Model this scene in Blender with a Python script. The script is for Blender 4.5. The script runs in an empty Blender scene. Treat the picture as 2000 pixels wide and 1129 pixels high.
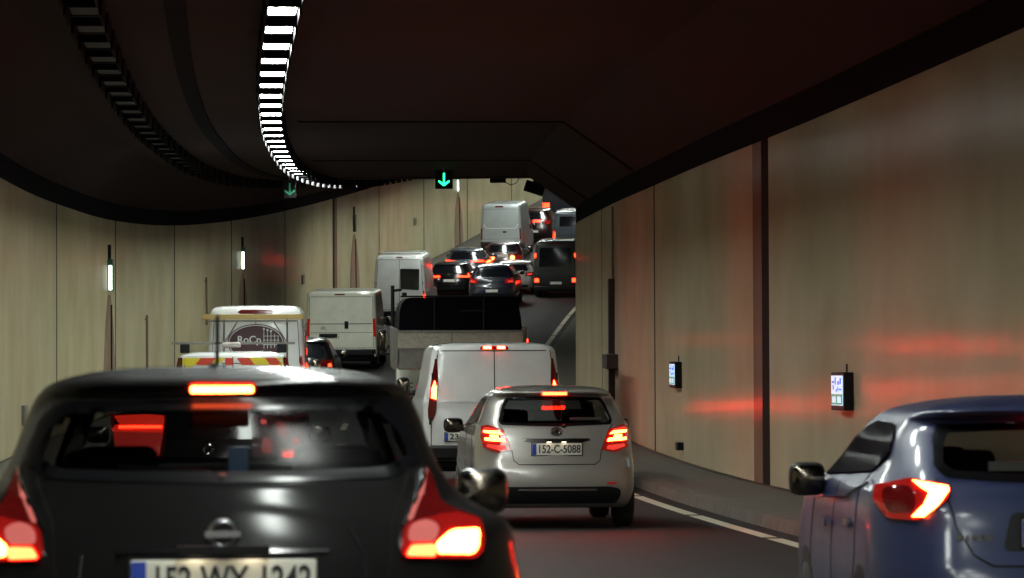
import bpy, bmesh, math, random
from mathutils import Vector, Matrix
from mathutils.bvhtree import BVHTree
from mathutils.geometry import delaunay_2d_cdt
random.seed(7)
S = bpy.context.scene
COL = S.collection
R = math.radians

# ------------------------------------------------------------------ camera, world, exposure
cam_d = bpy.data.cameras.new('camera'); cam = bpy.data.objects.new('camera', cam_d); COL.objects.link(cam)
S.camera = cam
cam.location = (0, 0, 1.5)
cam_d.sensor_width = 36; cam_d.lens = 129.6
cam_d.clip_start = .1; cam_d.clip_end = 2000
cam.rotation_euler = (R(90 + 1.53), R(0.25), R(-4.605))
cam_d.dof.use_dof = True; cam_d.dof.focus_distance = 58; cam_d.dof.aperture_fstop = 8
w = bpy.data.worlds.new('World'); S.world = w; w.use_nodes = True
sky = w.node_tree.nodes.new('ShaderNodeTexSky'); sky.sky_type = 'NISHITA'; sky.sun_disc = False
sky.sun_elevation = R(1); sky.sun_rotation = R(200)
w.node_tree.links.new(sky.outputs[0], w.node_tree.nodes['Background'].inputs[0])
w.node_tree.nodes['Background'].inputs[1].default_value = .05
S.view_settings.view_transform = 'Standard'; S.view_settings.look = 'None'
S.view_settings.gamma = 1; S.view_settings.exposure = 0
S.render.engine = 'CYCLES'
cy = S.cycles
cy.use_denoising = True
try: cy.denoiser = 'OPENIMAGEDENOISE'
except Exception: pass
cy.max_bounces = 7; cy.diffuse_bounces = 4; cy.glossy_bounces = 4; cy.transparent_max_bounces = 24
cy.transmission_bounces = 4; cy.caustics_reflective = True; cy.sample_clamp_indirect = 6; cy.use_light_tree = True
cy.blur_glossy = .3
LAMP = 92.0      # radiance of the ceiling luminaires

# ------------------------------------------------------------------ road frame
def hermite(knots):
    xs = [k[0] for k in knots]; ys = [k[1] for k in knots]
    n = len(xs); m = [0]*n
    for i in range(n):
        a = max(i-1, 0); b = min(i+1, n-1)
        m[i] = (ys[b]-ys[a])/(xs[b]-xs[a])
    m[0] = 0
    def f(x):
        if x <= xs[0]: return ys[0]
        if x >= xs[-1]: return ys[-1] + m[-1]*(x-xs[-1])
        for i in range(n-1):
            if x <= xs[i+1]: break
        h = xs[i+1]-xs[i]; t = (x-xs[i])/h
        return ((2*t**3-3*t*t+1)*ys[i] + (t**3-2*t*t+t)*h*m[i] + (-2*t**3+3*t*t)*ys[i+1] + (t**3-t*t)*h*m[i+1])
    return f
roadx = hermite([(0,0),(30,0),(40,0),(50,.03),(60,.16),(70,.42),(85,1.12),(100,2.3),(115,3.9),(130,5.85),(145,8.0),(160,10.5),(175,13.3),(190,16.4),(205,19.9),(230,26.4),(260,35),(330,58)])
roadz = hermite([(0,0),(20,0),(30,.0),(45,.05),(60,.24),(70,.44),(85,.80),(100,1.36),(115,2.17),(130,3.2),(145,4.4),(160,5.76),(175,7.27),(190,8.95),(216,12.5),(260,19.4),(330,31)])
wallr = hermite([(0,6.95),(50,6.95),(60,7.05),(75,7.25),(90,7.4),(110,7.5),(330,7.5)])
WL = -3.4
def P(d, l, z=0):
    h = math.atan((roadx(d+.5)-roadx(d-.5)))
    return Vector((roadx(d)+l*math.cos(h), d-l*math.sin(h), roadz(d)+z))
def frame(d, l, z=0, yaw=0, length=4.2):
    p = P(d, l, z); q = P(d+length*.9, l, z)
    f = (q-p).normalized(); r = f.cross(Vector((0,0,1))).normalized()
    if yaw: f = (Matrix.Rotation(-yaw, 3, 'Z') @ f); r = f.cross(Vector((0,0,1))).normalized()
    u = r.cross(f)
    m = Matrix((r, f, u)).transposed().to_4x4(); m.translation = p
    return m

# ------------------------------------------------------------------ materials
def mat(name, col=(.5,.5,.5), rough=.5, metal=0, emit=None, es=0, coat=0, spec=.5, bump=0, bscale=20, var=0, vscale=4, stretch=(1,1,1), rvar=0, alpha=1):
    m = bpy.data.materials.new(name); m.use_nodes = True
    nt = m.node_tree; b = nt.nodes['Principled BSDF']; L = nt.links
    b.inputs['Base Color'].default_value = (*col, 1); b.inputs['Roughness'].default_value = rough
    b.inputs['Metallic'].default_value = metal; b.inputs['Coat Weight'].default_value = coat
    b.inputs['Coat Roughness'].default_value = .11
    b.inputs['Specular IOR Level'].default_value = spec
    b.inputs['Alpha'].default_value = alpha
    if emit: b.inputs['Emission Color'].default_value = (*emit, 1); b.inputs['Emission Strength'].default_value = es
    if bump or var or rvar:
        tc = nt.nodes.new('ShaderNodeTexCoord'); mp = nt.nodes.new('ShaderNodeMapping'); mp.inputs['Scale'].default_value = stretch
        L.new(tc.outputs['Object'], mp.inputs[0])
    if var or rvar:
        n = nt.nodes.new('ShaderNodeTexNoise'); n.inputs['Scale'].default_value = vscale; n.inputs['Detail'].default_value = 6
        n.inputs['Roughness'].default_value = .65
        L.new(mp.outputs[0], n.inputs['Vector'])
        if var:
            mx = nt.nodes.new('ShaderNodeMix'); mx.data_type = 'RGBA'
            mx.inputs[6].default_value = (*[c*(1-var) for c in col], 1); mx.inputs[7].default_value = (*[min(1,c*(1+var)) for c in col], 1)
            L.new(n.outputs[0], mx.inputs[0]); L.new(mx.outputs[2], b.inputs['Base Color'])
        if rvar:
            r = nt.nodes.new('ShaderNodeMapRange'); r.inputs[3].default_value = max(0,rough-rvar); r.inputs[4].default_value = rough+rvar
            L.new(n.outputs[0], r.inputs[0]); L.new(r.outputs[0], b.inputs['Roughness'])
    if bump:
        n2 = nt.nodes.new('ShaderNodeTexNoise'); n2.inputs['Scale'].default_value = bscale; n2.inputs['Detail'].default_value = 4
        L.new(mp.outputs[0], n2.inputs['Vector'])
        bp = nt.nodes.new('ShaderNodeBump'); bp.inputs['Strength'].default_value = bump; bp.inputs['Distance'].default_value = .02
        L.new(n2.outputs[0], bp.inputs['Height']); L.new(bp.outputs[0], b.inputs['Normal'])
    return m
def glass(name, tint=(.35,.37,.38), r0=.04, rg=.04):
    m = bpy.data.materials.new(name); m.use_nodes = True; nt = m.node_tree; nt.nodes.clear()
    o = nt.nodes.new('ShaderNodeOutputMaterial'); t = nt.nodes.new('ShaderNodeBsdfTransparent'); g = nt.nodes.new('ShaderNodeBsdfGlossy')
    t.inputs[0].default_value = (*tint, 1); g.inputs['Roughness'].default_value = rg
    lw = nt.nodes.new('ShaderNodeLayerWeight'); lw.inputs[0].default_value = .5; pw = nt.nodes.new('ShaderNodeMath'); pw.operation = 'POWER'; pw.inputs[1].default_value = 4.5
    f = nt.nodes.new('ShaderNodeMapRange'); f.inputs[3].default_value = r0; f.inputs[4].default_value = .9 if rg < .1 else .35; nt.links.new(lw.outputs['Facing'], pw.inputs[0]); nt.links.new(pw.outputs[0], f.inputs[0]); mx = nt.nodes.new('ShaderNodeMixShader')
    nt.links.new(f.outputs[0], mx.inputs[0]); nt.links.new(t.outputs[0], mx.inputs[1]); nt.links.new(g.outputs[0], mx.inputs[2])
    nt.links.new(mx.outputs[0], o.inputs[0]); return m
M = {}
def wallmat(name, col, seedoff):
    """vitreous enamel panels: vertical ripples, dirt rising from the kerb, faint run marks"""
    m = mat(name, col, .3, spec=.0, coat=.0)
    nt = m.node_tree; b = nt.nodes['Principled BSDF']; L = nt.links
    b.inputs['IOR'].default_value = 1.0
    gl = nt.nodes.new('ShaderNodeBsdfGlossy'); gl.inputs[0].default_value = (1,1,1,1); ms = nt.nodes.new('ShaderNodeMixShader'); ms.inputs[0].default_value = .062
    L.new(b.outputs[0], ms.inputs[1]); L.new(gl.outputs[0], ms.inputs[2]); L.new(ms.outputs[0], nt.nodes['Material Output'].inputs[0])
    ge = nt.nodes.new('ShaderNodeNewGeometry')
    mp = nt.nodes.new('ShaderNodeMapping'); mp.inputs['Scale'].default_value = (1,.28,1.1); mp.inputs['Location'].default_value = (seedoff,0,0)
    L.new(ge.outputs['Position'], mp.inputs[0])
    n = nt.nodes.new('ShaderNodeTexNoise'); n.inputs['Scale'].default_value = 1.3; n.inputs['Detail'].default_value = 8; n.inputs['Roughness'].default_value = .7
    L.new(mp.outputs[0], n.inputs['Vector'])
    n0 = nt.nodes.new('ShaderNodeTexNoise'); n0.inputs['Scale'].default_value = .5; n0.inputs['Detail'].default_value = 3
    L.new(ge.outputs['Position'], n0.inputs['Vector'])
    mx = nt.nodes.new('ShaderNodeMix'); mx.data_type = 'RGBA'
    mx.inputs[6].default_value = (*[c*.91 for c in col], 1); mx.inputs[7].default_value = (*[min(1,c*1.05) for c in col], 1)
    L.new(n.outputs[0], mx.inputs[0])
    m2 = nt.nodes.new('ShaderNodeMix'); m2.data_type = 'RGBA'; m2.blend_type = 'MULTIPLY'
    cr = nt.nodes.new('ShaderNodeValToRGB'); cr.color_ramp.elements[0].position = .3; cr.color_ramp.elements[0].color = (.80,.74,.68,1)
    cr.color_ramp.elements[1].position = .7; cr.color_ramp.elements[1].color = (1,1,1,1)
    L.new(n0.outputs[0], cr.inputs[0]); m2.inputs[0].default_value = .8
    L.new(mx.outputs[2], m2.inputs[6]); L.new(cr.outputs[0], m2.inputs[7]); L.new(m2.outputs[2], b.inputs['Base Color'])
    rr = nt.nodes.new('ShaderNodeMapRange'); rr.inputs[3].default_value = .13; rr.inputs[4].default_value = .21
    L.new(n.outputs[0], rr.inputs[0]); L.new(rr.outputs[0], gl.inputs['Roughness'])
    # vertical ripples
    mp2 = nt.nodes.new('ShaderNodeMapping'); mp2.inputs['Scale'].default_value = (1,1,.12)
    L.new(ge.outputs['Position'], mp2.inputs[0])
    n2 = nt.nodes.new('ShaderNodeTexNoise'); n2.inputs['Scale'].default_value = 2.2; n2.inputs['Detail'].default_value = 5
    L.new(mp2.outputs[0], n2.inputs['Vector'])
    bp = nt.nodes.new('ShaderNodeBump'); bp.inputs['Strength'].default_value = .5; bp.inputs['Distance'].default_value = .04
    L.new(n2.outputs[0], bp.inputs['Height']); L.new(bp.outputs[0], gl.inputs['Normal'])
    return m
M['panel'] = wallmat('wall_enamel', (.58,.49,.345), 0)  # right wall enamel: base made slightly pinker to stand in for red lamp light
M['panel_b'] = wallmat('wall_enamel_b', (.56,.49,.35), 31)
M['panel_l'] = wallmat('wall_enamel_left', (.60,.545,.35), 12)
M['panel_l2'] = wallmat('wall_enamel_left_b', (.57,.53,.35), 44)
M['panel_brown'] = wallmat('wall_brown_strip', (.27,.17,.13), 7)
M['door_brown'] = wallmat('door_brown', (.36,.26,.19), 3)
M['joint'] = mat('joint_dark', (.014,.012,.010), .9, spec=.1)
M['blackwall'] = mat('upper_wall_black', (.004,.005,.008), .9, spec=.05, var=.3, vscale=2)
M['ceil'] = mat('ceiling_concrete', (.032,.018,.017), .85, bump=.4, bscale=6, var=.5, vscale=.7, rvar=.1, spec=.08)  # reddish base colour stands in for tail lamp light on the concrete
M['road'] = mat('asphalt', (.026,.024,.023), .75, bump=.9, bscale=45, var=.45, vscale=3, rvar=.15, spec=.25)
M['kerb'] = mat('kerb_concrete', (.12,.11,.09), .85, bump=.5, bscale=25, var=.35, vscale=3)
M['paintline'] = mat('road_paint', (.62,.58,.44), .6, var=.35, vscale=8)
M['lamp'] = mat('luminaire', (.8,.8,.8), .4, emit=(.93,1,.94), es=LAMP)
M['lampoff'] = mat('luminaire_off', (.045,.043,.042), .6, spec=.2)
M['housing'] = mat('luminaire_housing', (.006,.006,.007), .8, spec=.05)
M['black'] = mat('black_plastic', (.006,.006,.007), .55, rvar=.1, vscale=12, spec=.25)
M['mirrorglass'] = mat('mirror_glass', (.13,.11,.09), .15, metal=1)
M['cover'] = mat('load_sheet', (.002,.0015,.003), .8, spec=.05)
M['blackgloss'] = mat('black_gloss', (.008,.008,.009), .12, coat=.6)
M['rubber'] = mat('tyre_rubber', (.012,.012,.012), .85)
M['rim'] = mat('alloy_rim', (.35,.35,.36), .35, metal=1)
M['chrome'] = mat('chrome', (.75,.75,.76), .12, metal=1)
M['plate'] = mat('plate_white', (.82,.80,.70), .4, var=.06)
M['platelamp'] = mat('plate_lamp', (.8,.8,.8), .4, emit=(1,.86,.62), es=9)
M['blue'] = mat('plate_blue', (.02,.06,.42), .4)
M['ink'] = mat('ink', (.01,.01,.012), .5)
M['redlens'] = mat('tail_lens', (.22,.006,.006), .12, coat=.5, emit=(1,.025,.015), es=.13)
M['darklens'] = mat('tail_lens_dark', (.10,.004,.004), .12, coat=.5)
M['clearlens'] = mat('clear_lens', (.45,.16,.15), .15, coat=.6, emit=(1,.12,.09), es=.32)
M['amber'] = mat('amber', (.9,.30,.02), .3, emit=(1,.22,.03), es=9)
def red(name, s, c=(1,.055,.016)): M[name] = mat(name, (.3,.01,.01), .3, emit=c, es=s)
red('brake', 135, (1,.008,.002)); red('brakehot', 205, (1,.018,.003)); red('brakefar', 15, (1,.02,.005)); red('brakehigh', 560, (1,.008,.002)); red('braketip', 70, (1,.085,.015)); red('tailglow', 9, (1,.02,.01)); red('tail', 2.4, (1,.03,.012)); red('taildim', .8, (1,.06,.04))
M['glass'] = glass('window_glass', (.42,.44,.44)); M['glassdark'] = glass('privacy_glass', (.30,.29,.29), .003, .16)
M['frit'] = mat('glass_border_black', (.004,.004,.005), .3, coat=.3, spec=.1)
def faintgloss(name, col, k, rg):
    m = mat(name, col, .9, spec=0); nt = m.node_tree; b = nt.nodes['Principled BSDF']; b.inputs['IOR'].default_value = 1.0
    gl = nt.nodes.new('ShaderNodeBsdfGlossy'); gl.inputs['Roughness'].default_value = rg; ms = nt.nodes.new('ShaderNodeMixShader'); ms.inputs[0].default_value = k
    nt.links.new(b.outputs[0], ms.inputs[1]); nt.links.new(gl.outputs[0], ms.inputs[2]); nt.links.new(ms.outputs[0], nt.nodes['Material Output'].inputs[0]); return m
M['winopaque'] = mat('dark_window', (.006,.007,.009), .07, coat=.5)
M['seat'] = mat('seat_cloth', (.03,.028,.028), .85); M['seatpale'] = mat('seat_pale', (.40,.36,.33), .8)
M['inner'] = mat('cabin_lining', (.045,.042,.042), .8)
M['sidewin'] = faintgloss('side_glass_tinted', (.008,.006,.008), .03, .10)
M['green'] = mat('arrow_green', (0,.4,.2), .5, emit=(.015,1,.25), es=5)
M['greendim'] = mat('arrow_green_dim', (0,.2,.1), .5, emit=(.12,.7,.35), es=.16)
M['signwhite'] = mat('sign_white_lit', (.6,.7,.8), .4, emit=(.52,.80,1), es=1.0)
M['signblue'] = mat('sign_blue_lit', (.05,.1,.6), .4, emit=(.05,.16,.8), es=.55)
M['signgreen'] = mat('sign_green_lit', (.02,.3,.2), .4, emit=(.01,.42,.24), es=.55)
M['exitlamp'] = mat('exit_lamp_lit', (.8,.9,.8), .4, emit=(.85,1,.9), es=5)
M['exitrim'] = mat('exit_lamp_rim', (.02,.10,.05), .5)
M['steel'] = mat('galvanised', (.20,.19,.17), .5, metal=.6, var=.4, vscale=10)
M['diamond'] = mat('chequer_plate', (.36,.33,.27), .45, metal=.5, bump=1, bscale=18, var=.35, vscale=9)
M['brownpost'] = mat('brown_steel', (.045,.030,.026), .6, var=.4, vscale=5)
M['wood'] = mat('timber', (.42,.30,.10), .7, var=.35, vscale=6, stretch=(1,8,8))
M['yellow'] = mat('hi_vis_yellow', (.75,.62,.03), .45); M['redstripe'] = mat('hi_vis_red', (.62,.05,.02), .45)
M['logo'] = mat('logo_maroon', (.055,.012,.02), .4); M['white'] = mat('white_vinyl', (.75,.75,.75), .4)
M['bluecard'] = mat('blue_card', (.22,.42,.75), .5, emit=(.2,.4,.75), es=.0)
def paint(name, col, rough=.28, metal=0, dirt=.18):
    M[name] = mat(name, col, rough, metal=metal, coat=1, var=dirt, vscale=2.2, rvar=.1, spec=.5)
paint('p_black', (.005,.0045,.0045), .5)
M['p_black'].node_tree.nodes['Principled BSDF'].inputs['Specular IOR Level'].default_value = .05; M['p_black'].node_tree.nodes['Principled BSDF'].inputs['Coat Weight'].default_value = .42; paint('p_silver', (.35,.325,.30), .35, .5, .1); paint('p_blue', (.018,.026,.080), .42, .1, .12); M['p_blue'].node_tree.nodes['Principled BSDF'].inputs['Coat Weight'].default_value = .4; M['p_blue'].node_tree.nodes['Principled BSDF'].inputs['Specular IOR Level'].default_value = .25
paint('p_white', (.74,.75,.73), .38, 0, .2); paint('p_whiteold', (.82,.83,.70), .42, 0, .2); paint('p_navy', (.006,.007,.022), .35, .2)
paint('p_maroon', (.035,.005,.007), .35, .2); paint('p_grey', (.045,.06,.08), .35, .3); paint('p_green', (.010,.013,.009), .4)
paint('p_vansilver', (.46,.50,.50), .35, .2)

# ------------------------------------------------------------------ mesh helpers
class MB:
    def __init__(s): s.v = []; s.f = []; s.m = []; s.smooth = False
    def add(s, vs, fs, mi=0):
        o = len(s.v); s.v += [tuple(v) for v in vs]; s.f += [tuple(i+o for i in f) for f in fs]; s.m += [mi]*len(fs); return s
    def box(s, c, sz, mtx=None, mi=0):
        x,y,z = [k/2 for k in sz]; c = Vector(c)
        vs = [Vector((a*x,b*y,e*z)) for a in (-1,1) for b in (-1,1) for e in (-1,1)]
        if mtx: vs = [mtx @ v for v in vs]
        vs = [v+c for v in vs]
        return s.add(vs, [(0,1,3,2),(4,6,7,5),(0,4,5,1),(2,3,7,6),(0,2,6,4),(1,5,7,3)], mi)
    def cyl(s, a, b, r, n=16, r2=None, cap=True, mi=0):
        a = Vector(a); b = Vector(b); r2 = r if r2 is None else r2
        ax = (b-a).normalized(); u = ax.orthogonal().normalized(); w_ = ax.cross(u)
        vs = []
        for p, rr in ((a,r),(b,r2)):
            vs += [p + (u*math.cos(2*math.pi*i/n)+w_*math.sin(2*math.pi*i/n))*rr for i in range(n)]
        fs = [(i,(i+1)%n,n+(i+1)%n,n+i) for i in range(n)]
        if cap: fs += [tuple(range(n-1,-1,-1)), tuple(range(n,2*n))]
        return s.add(vs, fs, mi)
    def tube(s, pts, r, n=8, mi=0):
        for a, b in zip(pts[:-1], pts[1:]): s.cyl(a, b, r, n, mi=mi)
        return s
    def lathe(s, prof, c, axis='x', n=28, mi=0):
        vs = []
        for i in range(n):
            a = 2*math.pi*i/n
            for (h, r) in prof:
                if axis == 'x': vs.append((c[0]+h, c[1]+r*math.cos(a), c[2]+r*math.sin(a)))
                elif axis == 'y': vs.append((c[0]+r*math.cos(a), c[1]+h, c[2]+r*math.sin(a)))
                else: vs.append((c[0]+r*math.cos(a), c[1]+r*math.sin(a), c[2]+h))
        k = len(prof)
        fs = [(i*k+j, ((i+1)%n)*k+j, ((i+1)%n)*k+j+1, i*k+j+1) for i in range(n) for j in range(k-1)]
        return s.add(vs, fs, mi)
    def ell(s, c, r, n=16, mi=0, mtx=None, pw=1):
        g = lambda v: math.copysign(abs(v)**pw, v)
        vs = []; fs = []
        for i in range(n+1):
            t = math.pi*i/n
            for j in range(2*n):
                p = 2*math.pi*j/(2*n)
                v = Vector((r[0]*g(math.sin(t)*math.cos(p)), r[1]*math.sin(t)*math.sin(p), r[2]*g(math.cos(t))))
                if mtx: v = mtx @ v
                vs.append(v+Vector(c))
        for i in range(n):
            for j in range(2*n):
                a = i*2*n+j; b = i*2*n+(j+1)%(2*n); fs.append((a, b, b+2*n, a+2*n))
        return s.add(vs, fs, mi)
    def prism(s, poly, h0, h1, fn, mi=0):
        """poly of (a,b); fn(a,b,h) -> point"""
        n = len(poly)
        vs = [fn(a,b,h0) for a,b in poly] + [fn(a,b,h1) for a,b in poly]
        return s.add(vs, [tuple(range(n)), tuple(range(2*n-1,n-1,-1))] + [(i,i+n,(i+1)%n+n,(i+1)%n) for i in range(n)], mi)
    def build(s, name, mats, parent=None, smooth=False, bevel=0, seg=2, angle=40, fix=True):
        me = bpy.data.meshes.new(name); me.from_pydata(s.v, [], s.f)
        mats = mats if isinstance(mats, (list,tuple)) else [mats]
        for m in mats: me.materials.append(M[m] if isinstance(m, str) else m)
        if len(mats) > 1: me.polygons.foreach_set('material_index', s.m)
        if fix:
            bm = bmesh.new(); bm.from_mesh(me); bmesh.ops.recalc_face_normals(bm, faces=bm.faces); bm.to_mesh(me); bm.free()
        o = bpy.data.objects.new(name, me); COL.objects.link(o)
        if parent: o.parent = parent
        if smooth:
            me.polygons.foreach_set('use_smooth', [True]*len(me.polygons))
            if hasattr(me, 'set_sharp_from_angle'): me.set_sharp_from_angle(angle=R(angle))
        if bevel:
            b = o.modifiers.new('bevel', 'BEVEL'); b.width = bevel; b.segments = seg; b.limit_method = 'ANGLE'
            me.polygons.foreach_set('use_smooth', [True]*len(me.polygons))
            if hasattr(me, 'set_sharp_from_angle'): me.set_sharp_from_angle(angle=R(60))
        return o
def tag(o, label=None, cat=None, group=None, kind=None):
    if label: o['label'] = label
    if cat: o['category'] = cat
    if group: o['group'] = group
    if kind: o['kind'] = kind
    return o
def empty(name, mtx, label, cat, group=None):
    o = bpy.data.objects.new(name, None); COL.objects.link(o); o.matrix_world = mtx; o.empty_display_size = .3
    return tag(o, label, cat, group)
def text_mesh(name, body, size, m, parent, loc, rot=(R(90),0,0), sx=1, ext=.0015, bold=0, fixw=None):
    cu = bpy.data.curves.new(name, 'FONT'); cu.body = body; cu.size = size; cu.extrude = ext; cu.align_x = 'CENTER'; cu.align_y = 'CENTER'; cu.offset = bold
    t = bpy.data.objects.new('tmp', cu); COL.objects.link(t)
    bpy.context.view_layer.update()
    me = bpy.data.meshes.new_from_object(t.evaluated_get(bpy.context.evaluated_depsgraph_get()))
    bpy.data.objects.remove(t)
    me.materials.clear(); me.materials.append(M[m]); me.name = name
    if fixw:
        xs = [v.co.x for v in me.vertices]; sx = fixw/(max(xs)-min(xs))
    for v in me.vertices: v.co.x *= sx
    o = bpy.data.objects.new(name, me); COL.objects.link(o); o.parent = parent; o.location = loc; o.rotation_euler = rot
    return o
def inside(p, poly):
    x, y = p; c = False; n = len(poly); j = n-1
    for i in range(n):
        xi, yi = poly[i]; xj, yj = poly[j]
        if (yi > y) != (yj > y) and x < (xj-xi)*(y-yi)/(yj-yi)+xi: c = not c
        j = i
    return c
def rounded(poly, r=.02, n=4):
    out = []; k = len(poly)
    for i in range(k):
        a = Vector(poly[i-1]); b = Vector(poly[i]); c = Vector(poly[(i+1)%k])
        rr = min(r, (a-b).length*.45, (c-b).length*.45)
        p = b+(a-b).normalized()*rr; q = b+(c-b).normalized()*rr
        for t in range(n+1):
            t = t/n; out.append(tuple((1-t)**2*p+2*t*(1-t)*b+t*t*q))
    return out
def shrink(poly, k):
    cx = sum(p[0] for p in poly)/len(poly); cz = sum(p[1] for p in poly)/len(poly)
    w = max(p[0] for p in poly)-min(p[0] for p in poly); h = max(p[1] for p in poly)-min(p[1] for p in poly)
    fx = 1-2*k/w; fz = 1-2*k/h
    return [(cx+(p[0]-cx)*fx, cz+(p[1]-cz)*fz) for p in poly]
def mir(poly): return [(-x, z) for x, z in reversed(poly)]

# ------------------------------------------------------------------ car body: stacked plan outlines
def crom(a, b, c, d, t): return .5*((2*b)+(-a+c)*t+(2*a-5*b+4*c-d)*t*t+(-a+3*b-3*c+d)*t**3)
class Shell:
    """levels: (z, y_rear, y_front, half_width, rear corner rx, rear corner ry, rear crown)"""
    def __init__(s, levels, sub=6, nr=9, na=8, ns=14, front=(.5,.7), arch=None, arch_r=.34):
        rows = []
        L = [list(l) for l in levels]; n = len(L)
        for i in range(n-1):
            a = L[max(i-1,0)]; b = L[i]; c = L[i+1]; d = L[min(i+2,n-1)]
            for k in range(sub):
                t = k/sub
                rows.append([crom(a[j],b[j],c[j],d[j],t) for j in range(7)])
        rows.append(L[-1])
        vs = []; s.rows = rows
        for (z, yr, yf, hw, rx, ry, cr) in rows:
            hw = max(hw,.01); rx = min(rx, hw*.98); ln = yf-yr
            fx, fy = min(front[0], hw*.95), min(front[1], ln*.45); ry = min(ry, ln*.45)
            half = []
            ex = hw-rx
            crown = lambda x: cr*(x/hw)**2
            for i in range(nr): x = ex*i/nr; half.append((x, yr+crown(x)))
            y0 = yr+crown(ex)
            for i in range(na+1):
                a = math.pi/2*i/na; half.append((ex+rx*math.sin(a), y0+ry*(1-math.cos(a))))
            y1 = y0+ry; y2 = yf-fy
            for i in range(1, ns):
                t = i/ns; half.append((hw+.0*math.sin(math.pi*t), y1+(y2-y1)*t))
            for i in range(na+1):
                a = math.pi/2*i/na; half.append((hw-fx+fx*math.cos(a), y2+fy*math.sin(a)))
            for i in range(1, nr): x = (hw-fx)*(1-i/nr); half.append((x, yf-.0))
            half.append((0, yf))
            ring = half + [(-x, y) for x, y in reversed(half[1:-1])]
            vs += [(x, y, z) for x, y in ring]; s.n = len(ring)
        N = s.n; fs = []
        for r in range(len(rows)-1):
            for i in range(N): fs.append((r*N+i, r*N+(i+1)%N, (r+1)*N+(i+1)%N, (r+1)*N+i))
        fs.append(tuple(range(N-1,-1,-1))); fs.append(tuple(range((len(rows)-1)*N, len(rows)*N)))
        s.v = vs; s.f = fs; s.holes = []
        s.bvh = BVHTree.FromPolygons([Vector(v) for v in vs], fs)
    def hit(s, a, z, side):
        if side == 'rear': o = Vector((a,-6,z)); d = Vector((0,1,0))
        elif side == 'front': o = Vector((a,14,z)); d = Vector((0,-1,0))
        elif side == 'left': o = Vector((-5,a,z)); d = Vector((1,0,0))
        elif side == 'top': o = Vector((a,z,8)); d = Vector((0,0,-1))
        else: o = Vector((5,a,z)); d = Vector((-1,0,0))
        h, nrm, idx, dist = s.bvh.ray_cast(o, d)
        if h is None: return None, None
        if nrm.dot(d) > 0: nrm = -nrm
        return h, nrm
    def patch(s, name, poly, side, m, parent, off=.006, grid=.05, depth=.012, rnd=.0, hole=False, border=0, border_m='frit', drop=0):
        if rnd: poly = rounded(poly, rnd)
        if border:
            s.patch_ring(name+'_border' if False else 'frame', poly, shrink(poly, border), side, border_m, parent, off-.002, grid)
        if hole: s.holes.append((side, shrink(poly, border*.25) if border else poly))
        pts = []; n = len(poly)
        for i in range(n):
            a = Vector(poly[i]); b = Vector(poly[(i+1)%n]); k = max(1, int((b-a).length/grid))
            for j in range(k): pts.append(a+(b-a)*j/k)
        nb = len(pts); edges = [(i,(i+1)%nb) for i in range(nb)]
        x0 = min(p.x for p in pts); x1 = max(p.x for p in pts); y0 = min(p.y for p in pts); y1 = max(p.y for p in pts)
        xx = x0+grid*.5
        while xx < x1:
            yy = y0+grid*.5
            while yy < y1:
                if inside((xx,yy), poly): pts.append(Vector((xx,yy)))
                yy += grid
            xx += grid
        r = delaunay_2d_cdt(pts, edges, [], 1, 1e-6)
        v2, _, f2 = r[0], r[1], r[2]
        vs = []; ns = []
        last = None
        for p in v2:
            h, nr = s.hit(p.x, p.y, side)
            if h is None:
                h = last[0].copy() if last else Vector((0,0,0)); nr = last[1] if last else Vector((0,-1,0))
                if side in ('rear','front'): h.x = p.x; h.z = p.y
                elif side == 'top': h.x = p.x; h.y = p.y
                else: h.y = p.x; h.z = p.y
            last = (h, nr); vs.append(h+nr*off); ns.append(nr)
        mb = MB(); fs = [tuple(f) for f in f2]
        # thickness rim
        back = [v-n_*depth for v, n_ in zip(vs, ns)]
        ec = {}
        for f in fs:
            for i in range(len(f)):
                e = tuple(sorted((f[i], f[(i+1)%len(f)]))); ec.setdefault(e, []).append((f[i], f[(i+1)%len(f)]))
        rim = [e[0] for e in ec.values() if len(e) == 1]
        k = len(vs); fs2 = list(fs)
        if not hole: fs2 += [(b, a, a+k, b+k) for a, b in rim]
        mb.add(vs+back if not hole else vs, fs2)
        o = mb.build(name, m, parent, smooth=True, angle=50, fix=False)
        # make outward
        me = o.data; bm = bmesh.new(); bm.from_mesh(me)
        d = {'rear':(0,-1,0),'front':(0,1,0),'left':(-1,0,0),'right':(1,0,0),'top':(0,0,1)}[side]
        acc = Vector((0,0,0))
        for f in bm.faces[:len(fs)] if False else bm.faces: acc += f.normal*f.calc_area()
        if acc.dot(Vector(d)) < 0: bmesh.ops.reverse_faces(bm, faces=bm.faces)
        bm.to_mesh(me); bm.free()
        return o
    def patch_ring(s, name, outer, inner, side, m, parent, off, grid):
        n = len(outer); vs = []; fs = []; rows = 4
        dens = []
        for i in range(n):
            a = Vector(outer[i]); b = Vector(outer[(i+1)%n]); c = Vector(inner[i]); d = Vector(inner[(i+1)%n])
            k = max(1, int((b-a).length/grid))
            for j in range(k): dens.append((a+(b-a)*j/k, c+(d-c)*j/k))
        last = None
        for a, c in dens:
            for r_ in range(rows):
                p = a+(c-a)*r_/(rows-1); h, nr = s.hit(p.x, p.y, side)
                if h is None: h, nr = last if last else (Vector((0,0,0)), Vector((0,0,1)))
                last = (h, nr); vs.append(h+nr*(off+.003))
        N = len(dens)
        for i in range(N):
            for r_ in range(rows-1):
                j = (i+1)%N; fs.append((i*rows+r_, j*rows+r_, j*rows+r_+1, i*rows+r_+1))
        return MB().add(vs, fs).build(name, m, parent, smooth=True, angle=60)
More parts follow.
